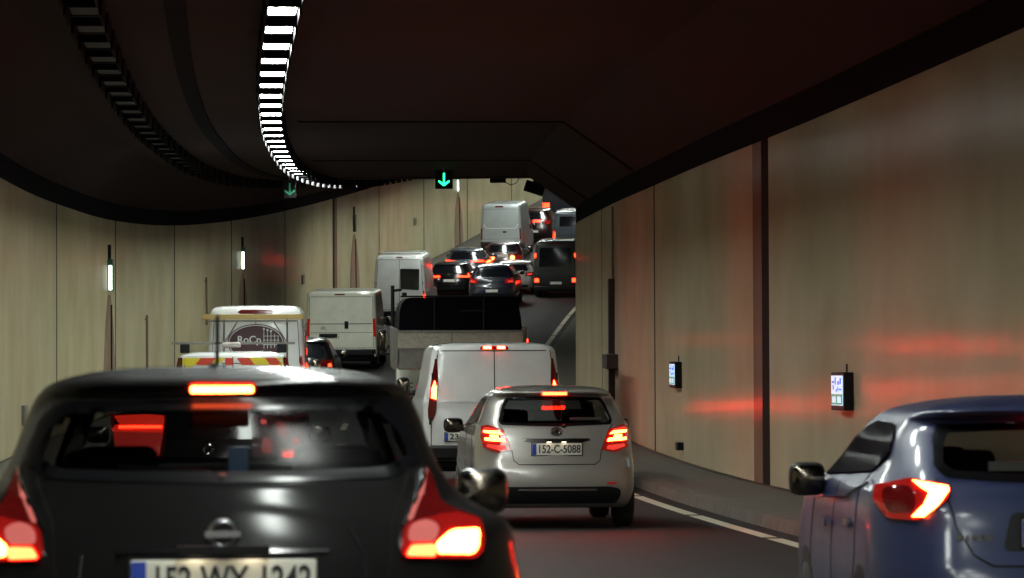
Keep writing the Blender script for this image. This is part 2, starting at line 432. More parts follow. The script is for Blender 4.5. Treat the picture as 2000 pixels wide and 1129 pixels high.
    def strip(s, name, pts, side, w_, m, parent, off=.003, step=.03):
        dens = []
        for a, b in zip(pts[:-1], pts[1:]):
            a = Vector(a); b = Vector(b); k = max(1, int((b-a).length/step))
            for j in range(k): dens.append(a+(b-a)*j/k)
        dens.append(Vector(pts[-1])); vs = []; fs = []; last = None
        for i, p in enumerate(dens):
            t = (dens[min(i+1,len(dens)-1)]-dens[max(i-1,0)]).normalized(); nn = Vector((-t.y, t.x))
            for sg in (-1,1):
                q = p+nn*w_/2*sg; h, nr = s.hit(q.x, q.y, side)
                if h is None: h, nr = last if last else (Vector((0,0,0)), Vector((0,0,1)))
                last = (h, nr); vs += [h+nr*off, h-nr*.004]
        for i in range(len(dens)-1):
            a = i*4; b = a+4
            fs += [(a, a+2, b+2, b), (a, b, b+1, a+1), (a+2, a+3, b+3, b+2)]
        return MB().add(vs, fs).build(name, m, parent, smooth=False)
    def build(s, name, m, parent, inner='inner', lower=None, lower_z=.4):
        fs = []; mi = []
        for f in s.f:
            if len(f) > 4: fs.append(f); mi.append(0); continue
            c = sum((Vector(s.v[i]) for i in f), Vector())/4
            nrm = (Vector(s.v[f[1]])-Vector(s.v[f[0]])).cross(Vector(s.v[f[2]])-Vector(s.v[f[1]]))
            kill = False
            for side, poly in s.holes:
                if side == 'rear' and c.y < 1.6 and c.z > .8: kill = all(inside((s.v[i][0], s.v[i][2]), poly) for i in f) and abs(nrm.y) > .15*nrm.length
                elif side == 'front' and c.y > 1.8: kill = all(inside((s.v[i][0], s.v[i][2]), poly) for i in f) and abs(nrm.y) > .15*nrm.length
                elif side == 'left' and c.x < -.2: kill = all(inside((s.v[i][1], s.v[i][2]), poly) for i in f)
                elif side == 'right' and c.x > .2: kill = all(inside((s.v[i][1], s.v[i][2]), poly) for i in f)
                if kill: break
            if kill: continue
            fs.append(f); mi.append(2 if (lower and c.z < lower_z) else 0)
        mb = MB(); mb.v = s.v; mb.f = fs; mb.m = mi
        o = mb.build(name, [m, inner, lower or m], parent, smooth=True, angle=35, fix=False)
        sf = o.modifiers.new('thickness', 'SOLIDIFY'); sf.thickness = .025; sf.offset = -1; sf.material_offset = 1; sf.material_offset_rim = 1
        me = o.data; bm = bmesh.new(); bm.from_mesh(me); bmesh.ops.recalc_face_normals(bm, faces=bm.faces)
        acc = 0
        for f in bm.faces:
            if f.calc_center_median().y < .5: acc += -f.normal.y*f.calc_area()
        if acc < 0: bmesh.ops.reverse_faces(bm, faces=bm.faces)
        bm.to_mesh(me); bm.free()
        return o

def wheel(parent, x, y, r=.32, w_=.2, label=None):
    sg = 1 if x > 0 else -1
    prof = [(-w_/2,r*.62),(-w_/2,r*.9),(-w_/2+.03,r*.985),(0,r),(w_/2-.03,r*.985),(w_/2,r*.9),(w_/2,r*.62)]
    o = MB().lathe(prof, (x,y,r), 'x', 32).build('wheel', 'rubber', parent, smooth=True, angle=50)
    q = MB(); q.lathe([(sg*(w_/2-.02),r*.64),(sg*(w_/2-.01),r*.6),(sg*(w_/2-.05),r*.5),(sg*(w_/2-.06),r*.12),(sg*(w_/2-.03),.0)], (x,y,r), 'x', 28)
    for i in range(5):
        a = 2*math.pi*i/5
        q.box((x+sg*(w_/2-.02), y+math.cos(a)*r*.35, r+math.sin(a)*r*.35), (.03,r*.5,.05), Matrix.Rotation(a,3,'X'))
    q.build('rim', 'rim', o, smooth=True)
    return o
def plate(parent, sh, x, z, txt, w_=.52, h=.115, lit=False, y=None, hide_blue=False, yellowish=False):
    hh, nr = sh.hit(x, z, 'rear') if sh else (Vector((x,y,z)), Vector((0,-1,0)))
    y0 = (hh.y if y is None else y)-.012
    p = MB().box((x,y0,z), (w_,.012,h)).build('number_plate', 'plate', parent, bevel=.004)
    MB().box((x,y0+.004,z), (w_+.02,.012,h+.018)).build('plate_holder', 'black', p)
    MB().box((x-w_/2+.022,y0-.0075,z), (.042,.003,h-.008)).build('blue_band', 'blue', p)
    if txt: text_mesh('lettering', txt, h*.92, 'ink', p, (x+.022, y0-.0085, z-.002), fixw=w_*.84, bold=.002)
    if lit:
        hd = MB().box((x,y0-.02,z+h/2+.034),(.26,.07,.012)).box((x,y0-.053,z+h/2+.026),(.26,.006,.022)).build('lamp_hood', 'black', parent)
        MB().box((x-.08,y0-.03,z+h/2+.024),(.05,.03,.006)).box((x+.08,y0-.03,z+h/2+.024),(.05,.03,.006)).build('plate_lamp', 'platelamp', hd)
    return p
def seats(parent, ys=(1.0,2.1), w_=.38, z=1.0, m='seat'):
    for yi, yy in enumerate(ys):
        for sx in (-1,1):
            q = MB(); q.box((sx*w_, yy, z-.33), (.46,.14,.62), Matrix.Rotation(R(12),3,'X')); q.box((sx*w_, yy-.25+.5, z-.62), (.46,.5,.14))
            st = q.build('seat', m, parent, bevel=.05, seg=3)
            MB().box((sx*w_, yy-.08, z+.1), (.27,.09,.18)).build('headrest', m, st, bevel=.04, seg=3)
def mirror(parent, x, y, z, w_=.2, h=.15, m='black', stalk=.12, gm='mirrorglass'):
    sg = 1 if x > 0 else -1
    q = MB(); q.ell((x,y,z),(w_/2,.085,h/2),12,pw=.55)
    q.box((x-sg*(w_/2+stalk/2-.03),y+.02,z-h*.28),(stalk,.06,.045))
    o = q.build('mirror', m, parent, smooth=True, angle=60)
    # squarish look
    MB().ell((x,y-.075,z),(w_*.44,.022,h*.42),10,pw=.55).build('mirror_glass', gm, o, smooth=True)
    return o
def lamp_pair(parent, sh, poly, lens='redlens', glow=None, glow_m='brake', off=.008, sides=(-1,1), grid=.03, glow_off=.004, extra=None):
    for sg in sides:
        pl = mir(poly) if sg < 0 else poly
        t = sh.patch('tail_lamp', pl, 'rear', lens, parent, off=off, grid=grid, depth=.03, rnd=.012)
        for g in (glow or []):
            gp = mir(g) if sg < 0 else g
            sh.patch('lamp_glow', gp, 'rear', glow_m, t, off=off+glow_off, grid=grid, depth=.004, rnd=.008)
        for g, gm in (extra or []):
            gp = mir(g) if sg < 0 else g
            sh.patch('reflector', gp, 'rear', gm, t, off=off+glow_off*.7, grid=grid, depth=.004, rnd=.006)

# ================================================================== TUNNEL
ds = [-80+i*2.5 for i in range(49)] + [42.5+i*1.5 for i in range(160)]     # to ~281 m
def ribbon(name, fl, fz, m, d0=-80, d1=280, parent=None, smooth=True, step=None):
    """profile functions: lists of (l,z) callables"""
    use = [d for d in ds if d0 <= d <= d1]
    vs = []; k = len(fl)
    for d in use:
        for a, b in zip(fl, fz): vs.append(P(d, a(d) if callable(a) else a, b(d) if callable(b) else b))
    fs = [(i*k+j, (i+1)*k+j, (i+1)*k+j+1, i*k+j+1) for i in range(len(use)-1) for j in range(k-1)]
    return MB().add(vs, fs).build(name, m, parent, smooth=smooth, angle=30)
KL = -2.35
kerbr = lambda d: wallr(d)-1.18
tag(ribbon('road', [KL-.05, 1.9, lambda d: kerbr(d)+.05], [0,0,0], 'road'), kind='structure')
tag(ribbon('left_pavement', [KL, KL-.03, WL-.3], [-.02,.14,.16], 'kerb', smooth=False), kind='structure')
tag(ribbon('right_pavement', [lambda d: kerbr(d), lambda d: kerbr(d)+.03, lambda d: kerbr(d)+.16, lambda d: kerbr(d)+.163, lambda d: wallr(d)+.3], [-.02,.13,.135,.13,.16], 'kerb', smooth=False), kind='structure')
kj = MB(); d = -20
while d < 150:
    for fn, sg in ((kerbr,1),(lambda q: KL-.0,-1)):
        l_ = fn(d); vs = []
        for e in (0,.014): vs += [P(d+e, l_-sg*.006, .0), P(d+e, l_+sg*.026, .139), P(d+e, l_+sg*.16, .141 if sg > 0 else .15)]
        kj.add(vs, [(0,1,4,3),(1,2,5,4)])
    d += 1.2
tag(kj.build('kerb_joint', 'joint'), kind='structure')
# edge lines (continuous pieces with small wear gaps) and dashed lane line
mk = MB()
def mark(d0, d1, l, w_=.15):
    n = max(2, int((d1-d0)/1.5)); vs = []
    for i in range(n+1):
        d = d0+(d1-d0)*i/n; lc = l(d) if callable(l) else l
        vs += [P(d, lc-w_/2, .005), P(d, lc+w_/2, .005)]
    mk.add(vs, [(2*i,2*i+1,2*i+3,2*i+2) for i in range(n)])
edge = lambda d: kerbr(d)-.32
d = -60
while d < 270:
    mark(d, d+5.7, edge, .16); mark(d, d+5.7, KL+.35, .15); d += 6.0
d = -18
while d < 270: mark(d, d+4, 1.95, .13); d += 12
tag(mk.build('road_marking', 'paintline'), kind='structure')

CE = 5.85
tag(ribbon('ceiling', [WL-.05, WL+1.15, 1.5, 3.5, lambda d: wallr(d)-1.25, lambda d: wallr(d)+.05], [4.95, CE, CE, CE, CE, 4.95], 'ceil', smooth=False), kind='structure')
# soffit joints across the ceiling
cj = MB()
for d in (64.5, 82, 100):
    for (l0,z0,l1,z1) in ((1.2,CE,wallr(d)-1.25,CE),(wallr(d)-1.25,CE,wallr(d)-.02,4.99)):
        n = 6
        for i in range(n):
            a = i/n; b = (i+1)/n
            q = [P(d+e, l0+(l1-l0)*t, z0+(z1-z0)*t-zz) for e in (0,.35) for t in (a,b) for zz in (.012,)]
            q2 = [P(d+e, l0+(l1-l0)*t, z0+(z1-z0)*t+.05) for e in (0,.35) for t in (a,b)]
            cj.add(q+q2, [(0,1,3,2),(0,4,5,1),(2,3,7,6),(0,2,6,4),(1,5,7,3)])
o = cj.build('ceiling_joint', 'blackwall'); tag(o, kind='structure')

def build_wall(name, lw, joints, wide, label, sgn):
    # backing wall is the thing; panels are its parts.  sgn=+1: road lies to -l (right wall)
    back = ribbon(name, [lambda d: lw(d)+sgn*.10]*2, [.1, 5.05], 'joint', smooth=False)
    tag(back, label, 'wall')
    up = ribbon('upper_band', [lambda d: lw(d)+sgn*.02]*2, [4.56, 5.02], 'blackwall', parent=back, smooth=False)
    sk = ribbon('base_strip', [lambda d: lw(d)+sgn*.03]*2, [.13, .21], 'kerb', parent=back, smooth=False)
    js = joints
    for i in range(len(js)-1):
        a = js[i]+(1.44 if js[i] in wide else .12); b = js[i+1]-(.01 if js[i+1] in wide else .12)
        n = max(2, int((b-a)/1.5)); vs = []
        for k in range(n+1):
            d = a+(b-a)*k/n
            vs += [P(d, lw(d), .2), P(d, lw(d), 1.5), P(d, lw(d), 3.0), P(d, lw(d), 4.57), P(d, lw(d)+sgn*.09, 4.57), P(d, lw(d)+sgn*.09, .2)]
        fs = []
        for k in range(n):
            for j in range(4): fs.append((k*6+j, (k+1)*6+j, (k+1)*6+j+1, k*6+j+1))
        fs += [(0,1,2,3,4,5), tuple(n*6+q for q in (5,4,3,2,1,0))]
        MB().add(vs, fs).build('wall_panel', (('panel_l','panel_l2') if sgn < 0 else ('panel','panel_b'))[i%2], back)
    for j in js[1:-1]:
        w0, w1 = (j-.005, j+.64) if j in wide else (j-.12, j+.12)
        vs = []
        for d in (w0, w1): vs += [P(d, lw(d)+sgn*.004, .2), P(d, lw(d)+sgn*.004, 4.57), P(d, lw(d)+sgn*.09, 4.57), P(d, lw(d)+sgn*.09, .2)]
        MB().add(vs, [(0,1,5,4),(1,2,6,5),(3,0,4,7),(0,3,2,1),(4,5,6,7)]).build('joint_seal', 'joint', back)
    for j in wide:     # brown strip beside the expansion gap
        vs = []
        for d in (j+.65, j+1.43):
            vs += [P(d, lw(d)-sgn*.0, .2), P(d, lw(d)-sgn*.0, 4.57), P(d, lw(d)+sgn*.09, 4.57), P(d, lw(d)+sgn*.09, .2)]
        MB().add(vs, [(0,1,5,4),(1,2,6,5),(3,0,4,7),(0,3,2,1),(4,5,6,7)]).build('joint_cover', 'panel_brown', back)
    return back
lwall = build_wall('tunnel_wall', lambda d: WL, [-80,-65,-50,-35,-20,-5,10,25,40,55,70,85,100,115,130,145,160,175,190,205,220,235,250,265,279], (145,), 'pale panelled tunnel wall running along the left lane behind the vans', -1)
rwall = build_wall('tunnel_wall', wallr, [-80,-59,-44,-29,-14,1,16,31,46,60.5,75,92,107,122,137,152,167,182,197,212,227,242,257,279], (46,), 'pale panelled tunnel wall along the right lane with red lamp reflections', 1)

# ------------------------------------------------------------------ luminaires
LL = .76
def fitting(d, l, lit):
    root = MB().box((0,.65,-.07),(.44,1.36,.12)).build('ceiling_light', 'housing', None)
    root.matrix_world = frame(d, l, CE, length=2)
    # side skirts and end lips keep the light off the upper walls
    MB().box((-.195,.65,-.185),(.03,1.36,.13)).box((.195,.65,-.185),(.03,1.36,.13)).box((0,.0,-.142),(.36,.06,.045)).box((0,1.23,-.135),(.36,.20,.025)).build('louvre', 'housing', root)
    MB().box((0,.60,-.134),(.31,1.06,.008)).build('diffuser', 'lamp' if lit else 'lampoff', root)
    return root
for i in range(-42, 104):
    d = 43.0+2.3*i
    lit = not (108 < d < 112.5 or 114.5 < d < 134)
    root = fitting(d, LL, lit)
    if lit: tag(root, 'lit white fluorescent fitting in the single glowing ceiling row', 'light', 'glowing ceiling lights in one row')
    else: tag(root, 'switched off fitting past the end of the glowing ceiling row', 'light', 'switched off fittings at the end of the glowing row')
for i in range(-3, 34):
    root = fitting(43.0+2.2*i, -1.45, False)
    tag(root, 'unlit grey fluorescent fitting in the dark row over the left lane', 'light', 'unlit ceiling lights in the left row')
# dark cable trays beside the rows
for l_, nm in ((-.45,'cable_tray between the two rows of ceiling lights'),):
    o = ribbon('cable_tray', [l_-.12, l_-.12, l_+.12, l_+.12], [CE+.01, CE-.03, CE-.03, CE+.01], 'blackwall', smooth=False)
    tag(o, 'black '+nm.replace('_',' ').replace('black ',''), 'cable tray')

# lane signals
def lane_signal(d, l, m, label, wd=.42, dz=0):
    root = MB().box((0,0,-.28),(wd,.12,.44)).build('lane_signal', 'black', None, bevel=.01)
    root.matrix_world = frame(d, l, CE-.0+dz, length=2); tag(root, label, 'signal', 'lane arrow signals under the ceiling')
    q = MB(); y = -.066
    q.box((0,y,-.26),(.04,.008,.27))
    for sg in (-1,1): q.box((sg*.062,y,-.365),(.165,.008,.04), Matrix.Rotation(sg*R(-40),3,'Y'))
    q.build('arrow', m, root)
    MB().box((0,.0,-.03-dz/2),(.06,.06,.09-dz)).build('bracket', 'steel', root)
    return root
lane_signal(88, 4.15, 'green', 'bright green downward arrow signal hanging over the right lane')
lane_signal(93, .2, 'greendim', 'dim green downward arrow signal hanging over the left lane', .3, -.12)

# right-wall lit distance signs
def wall_sign(d, z, ln, h, label):
    m4 = frame(d, wallr(d), 0, length=1); root = MB().box((-.055,0,z),(.11,ln,h)).build('emergency_sign', 'black', None, bevel=.012)
    root.matrix_world = m4; tag(root, label, 'sign', 'lit emergency signs on the right wall')
    x = -.113
    f = MB().box((x,0,z+h*.02),(.006,ln*.86,h*.78)).build('sign_face', 'signwhite', root)
    q = MB()
    for (a,b,wa,hb) in ((-.28,.27,.08,.16),(-.12,.22,.10,.10),(-.28,.05,.16,.05),(.10,.27,.06,.2),(.28,.24,.14,.06),(.26,.10,.08,.12),(.04,.02,.06,.1),(-.1,.06,.05,.12)):
        q.box((x-.005,a*ln,z+b*h),(.006,wa*ln,hb*h))
    q.build('symbol', 'signblue', f)
    g = MB(); g.box((x-.004,0,z-.21*h),(.004,ln*.84,h*.28)); g.build('symbol', 'signgreen', f)
    g = MB()
    for a in (-.28,-.14,.12,.26): g.box((x-.009,a*ln,z-.22*h),(.004,.09*ln,h*.16))
    g.box((x-.009,-.21*ln,z-.16*h),(.004,.1*ln,h*.04)); g.build('symbol', 'signwhite', f)
    cb = MB().tube([(-.02,-.1,z+h/2),(-.02,-.1,z+h/2+.09)], .010).build('conduit', 'black', root)
wall_sign(40.2, 1.42, .85, .42, 'larger lit blue and white emergency sign on right wall above blue car')
wall_sign(56.3, 1.50, .80, .40, 'smaller lit blue and white emergency sign on right wall past the wide joint')
# dark wall cabinet with conduit
root = MB().box((-.06,0,1.95),(.12,.22,2.35)).build('wall_cabinet', 'brownpost', None, bevel=.01)
root.matrix_world = frame(70.5, wallr(70.5), 0, length=1); tag(root, 'tall dark cabinet with side box on right wall beyond silver car', 'cabinet')
MB().box((-.12,-.6,1.55),(.22,1.2,.28)).build('junction_box', 'brownpost', root, bevel=.02)
MB().tube([(-.03,.3,2.0),(-.03,.3,.6)], .03).tube([(-.03,.0,3.1),(-.03,.0,4.5)], .02).build('conduit', 'steel', root)
# small fixings
o = MB().box((-.05,0,.42),(.1,.3,.12)).build('drain_cover', 'black', None, bevel=.01); o.matrix_world = frame(55.8, wallr(55.8), 0, length=1)
tag(o, 'small black box low on right wall beneath the smaller emergency sign', 'box')
# left wall emergency points: lamp + brown tapering panel
spots = [(83.2,'lit','nearest tall lit marker lamp on the left wall above a brown tapered door'),(118,'lit','lit marker lamp on left wall between RoCp van roof and wall joint'),
         (152,'off','unlit marker on left wall beside the white van with a rear window'),(187,'lit','farthest lit marker lamp on left wall beside the green arrow signal')]
for d, st, lab in spots:
    fr = frame(d, WL, 0, length=1)
    ex = MB().prism(rounded([(-1.5,.21),(-1.35,1.2),(-.85,2.2),(-.25,2.8),(.0,2.9),(.3,2.7),(.8,2.1),(1.25,1.2),(1.4,.21)], .2), 0, .05, lambda a,b,h: (h,a,b)).build('emergency_door', 'door_brown', None)
    ex.matrix_world = fr; tag(ex, lab.replace('lit marker lamp','brown tapered emergency door').replace('nearest tall','nearest').replace('farthest','farthest').replace('unlit marker','brown tapered emergency door without lit lamp').replace(' above a brown tapered door',' beneath a tall lit marker lamp'), 'door', 'brown emergency doors on the left wall')
    MB().box((.06,.1,1.45),(.03,.16,2.4)).build('door_gap', 'joint', ex)
    root = MB().box((.06,-.1,3.32),(.12,.30,.72)).build('marker_lamp', 'exitrim', None, bevel=.02)
    root.matrix_world = fr; tag(root, lab, 'lamp', 'marker lamps on the left wall')
    if st == 'lit': MB().box((.07,-.255,3.26),(.075,.012,.55)).build('diffuser', 'exitlamp', root)
    else: MB().box((.07,-.255,3.26),(.075,.012,.55)).build('diffuser', 'lampoff', root)
    MB().tube([(.04,-.1,3.68),(.04,-.1,4.0)], .04).build('conduit', 'black', root)
for d, z0, z1, lab in ((92.5,.6,2.3,'short grey pipe on left wall before the beacon van'),(108,1.6,3.0,'grey brown vertical pipe on left wall above the RoCp van roof')):
    o = MB().tube([(.05,0,z0),(.05,0,z1)], .03).box((.04,0,z1-.1),(.05,.3,.05)).build('wall_pipe', 'panel_brown', None); o.matrix_world = frame(d, WL, 0, length=1); tag(o, lab, 'pipe')
for d, z, lab in ((135.5,1.9,'small plate on left wall above the white tailgate van'),(172,2.35,'small plate on left wall above the black car'),(203,3.0,'small plate on left wall past the silver van'),(62,.8,'small plate low on left wall at the edge of view')):
    o = MB().box((.03,0,z),(.05,.7,.34)).build('wall_plate', 'steel', None, bevel=.01); o.matrix_world = frame(d, WL, 0, length=1); tag(o, lab, 'plate')
# loudspeaker / camera boxes under the far ceiling, hanging cable
root = MB().box((0,0,-.32),(.62,.5,.36), Matrix.Rotation(R(18),3,'Y')).build('ceiling_speaker', 'black', None, bevel=.02)
root.matrix_world = frame(116, 6.05, CE, length=1); tag(root, 'black box hung under the far ceiling over the right lane', 'speaker')
MB().tube([(0,0,-.15),(0,0,.1)], .04).build('bracket', 'black', root)
root = MB().tube([(.0,0,0),(.05,0,-.14),(.2,0,-.22),(.36,0,-.17),(.45,0,-.04),(.46,0,.02)], .012).build('hanging_cable', 'black', None)
root.matrix_world = frame(116, 5.1, CE-.0, length=1); tag(root, 'thin looping cable hanging beneath the far ceiling', 'cable')
root = MB().box((0,0,-.07),(.5,.3,.16)).build('ceiling_box', 'black', None, bevel=.01); root.matrix_world = frame(116, 4.9, CE, length=1); tag(root, 'small black junction box on the far ceiling beside the looping cable', 'box')

# ================================================================== VEHICLES
QC = 'cars queueing in the tunnel'; QV = 'vans queueing in the tunnel'
# ---------- black crossover, nearest
def dark_crossover():
    mtx = frame(10.34, .02, 0, yaw=R(.4)); root = empty('crossover_car', mtx, 'black crossover with glowing lamps filling the lower left, nearest of all', 'car', QC)
    lv = [(.28,.10,3.9,.80,.16,.2,.05),(.36,.03,4.02,.855,.2,.25,.06),(.55,.0,4.1,.88,.24,.3,.07),(.72,.0,4.12,.885,.26,.32,.08),(.80,.03,4.1,.885,.28,.34,.08),(.86,.07,4.06,.88,.28,.36,.08),
          (1.0,.10,3.95,.865,.26,.40,.09),(1.10,.13,3.6,.84,.24,.42,.10),(1.18,.16,3.05,.71,.22,.42,.10),(1.25,.20,2.95,.65,.20,.40,.10),(1.33,.29,2.8,.615,.20,.36,.11),(1.41,.38,2.62,.59,.20,.34,.11),(1.47,.42,2.5,.562,.20,.30,.10),
          (1.495,.40,2.4,.54,.20,.28,.09),(1.515,.385,2.3,.51,.2,.26,.08),(1.535,.43,2.15,.46,.2,.3,.08),(1.556,.60,1.95,.37,.2,.3,.05),(1.566,.85,1.7,.24,.1,.2,.02),(1.568,1.1,1.4,.05,.03,.03,0)]
    sh = Shell(lv, sub=5, nr=12, na=10)
    rw = [(-.49,1.242),(-.30,1.235),(0,1.23),(.30,1.235),(.49,1.242),(.57,1.29),(.545,1.38),(.485,1.462),(.2,1.474),(-.2,1.474),(-.485,1.462),(-.545,1.38),(-.57,1.29)]
    sh.patch('rear_window', rw, 'rear', 'glassdark', root, off=.004, grid=.04, rnd=.02, hole=True, border=.035)
    fw = [(-.60,1.22),(.60,1.22),(.50,1.46),(-.50,1.46)]
    sh.patch('windscreen', fw, 'front', 'glass', root, off=.004, grid=.06, rnd=.03, hole=True, border=.03)
    for sd in ('left','right'):
        sh.patch('side_window', [(.95,1.24),(2.85,1.2),(2.35,1.44),(1.1,1.45)], sd, 'glassdark', root, off=.004, grid=.08, rnd=.03, hole=True, border=.03)
    sh.patch('spoiler_shadow', [(-.5,1.476),(.5,1.476),(.47,1.489),(-.47,1.489)], 'rear', 'black', root, off=.002)
    # tall boomerang lamps
    lens = [(.575,1.27),(.545,1.17),(.505,1.10),(.50,1.03),(.53,1.01),(.715,1.005),(.735,1.05),(.73,1.11),(.66,1.135),(.615,1.16)]
    hot = [(.605,1.022),(.700,1.02),(.715,1.04),(.72,1.085),(.645,1.085),(.60,1.05)]
    wide = [(.515,1.018),(.60,1.015),(.60,1.048),(.53,1.046)]
    for sg in (-1,1):
        pl = mir(lens) if sg < 0 else lens
        t = sh.patch('tail_lamp', pl, 'rear', 'darklens', root, off=.022, grid=.03, depth=.04, rnd=.018)
        sh.patch('lamp_glow', mir(hot) if sg < 0 else hot, 'rear', 'braketip', t, off=.027, grid=.03, depth=.004, rnd=.012)
        sh.patch('lamp_glow', mir(wide) if sg < 0 else wide, 'rear', 'brake', t, off=.0265, grid=.03, depth=.004, rnd=.01)
        ring = [(.52,1.055),(.60,1.055),(.615,1.10),(.57,1.118),(.525,1.10)]
        sh.patch('reflector', mir(ring) if sg < 0 else ring, 'rear', 'clearlens', t, off=.0265, grid=.03, depth=.004, rnd=.02)
        lo = [(.50,1.03),(.515,1.012),(.715,1.008),(.733,1.05),(.728,1.108),(.66,1.128),(.60,1.125),(.515,1.108)]
        sh.patch('lens_lower', mir(lo) if sg < 0 else lo, 'rear', 'redlens', t, off=.0245, grid=.03, depth=.004, rnd=.02)
        spear = [(.574,1.255),(.552,1.185),(.520,1.115),(.535,1.115),(.562,1.18)]
        sh.patch('reflector', mir(spear) if sg < 0 else spear, 'rear', 'clearlens', t, off=.0262, grid=.03, depth=.004, rnd=.008)
        edge_ = [(.574,1.262),(.545,1.17),(.508,1.10)]
        if sg < 0: edge_ = [(-a,b) for a,b in edge_]
        sh.strip('trim', edge_, 'rear', .010, 'chrome', t, off=.026)
    sh.patch('high_brake_lamp', [(-.10,1.490),(.095,1.490),(.095,1.516),(-.10,1.516)], 'rear', 'darklens', root, off=.006, grid=.03)
    sh.patch('high_brake_lamp', [(-.093,1.495),(.088,1.495),(.088,1.511),(-.093,1.511)], 'rear', 'braketip', root, off=.010, grid=.03, depth=.003, rnd=.006)
    # badge
    y = sh.hit(0,1.09,'rear')[0].y-.012
    bd = MB().lathe([(-.008,.030),(-.012,.035),(-.008,.042),(.004,.044)], (0,y,1.09), 'y', 30).box((0,y-.008,1.09),(.10,.01,.018)).build('badge', 'rim', root, smooth=True)
    MB().cyl((0,y-.003,1.09),(0,y+.004,1.09),.030,24).build('badge_disc','blackgloss', bd)
    plate(root, sh, .003, .962, '152-WX-1242', .52, .115, lit=True)
    sh.patch('chrome_strip', [(-.30,1.032),(.30,1.032),(.30,1.042),(-.30,1.042)], 'rear', 'blackgloss', root, off=.02)
    sh.strip('panel_gap', [(-.53,1.245),(-.48,1.12),(-.475,1.0),(-.44,.86),(-.38,.79),(.38,.79),(.44,.86),(.475,1.0),(.48,1.12),(.53,1.245)], 'rear', .006, 'joint', root, off=.0025)
    for sg in (-1,1): sh.strip('crease', [(sg*.36,1.10),(sg*.40,1.03),(sg*.41,.93)], 'rear', .008, 'blackgloss', root, off=.006)
    wp = MB().tube([(0,.225,1.245),(-.05,.24,1.262),(-.30,.27,1.275)], .009).ell((0,.215,1.24),(.03,.03,.022),8).build('wiper', 'black', root)
    MB().tube([(-.02,.95,1.56),(-.018,.80,1.72)], .006).ell((-.02,.96,1.565),(.03,.05,.015),8).build('aerial', 'black', root)
    MB().box((-.02,2.2,1.40),(.20,.02,.06)).build('interior_mirror', 'black', root, bevel=.01)
    MB().box((.045,.30,1.29),(.055,.004,.085)).build('window_card', 'bluecard', root)
    mirror(root, .90, 2.65, 1.135, .185, .165, 'p_black'); mirror(root, -.90, 2.65, 1.135, .185, .165, 'p_black')
    seats(root, (1.15,2.15), .36, 1.12)
    for sx in (-1,1):
        for yy in (.72,3.2): wheel(root, sx*.79, yy, .34)
    sh.build('body', 'p_black', root, lower='black', lower_z=.5)
dark_crossover()

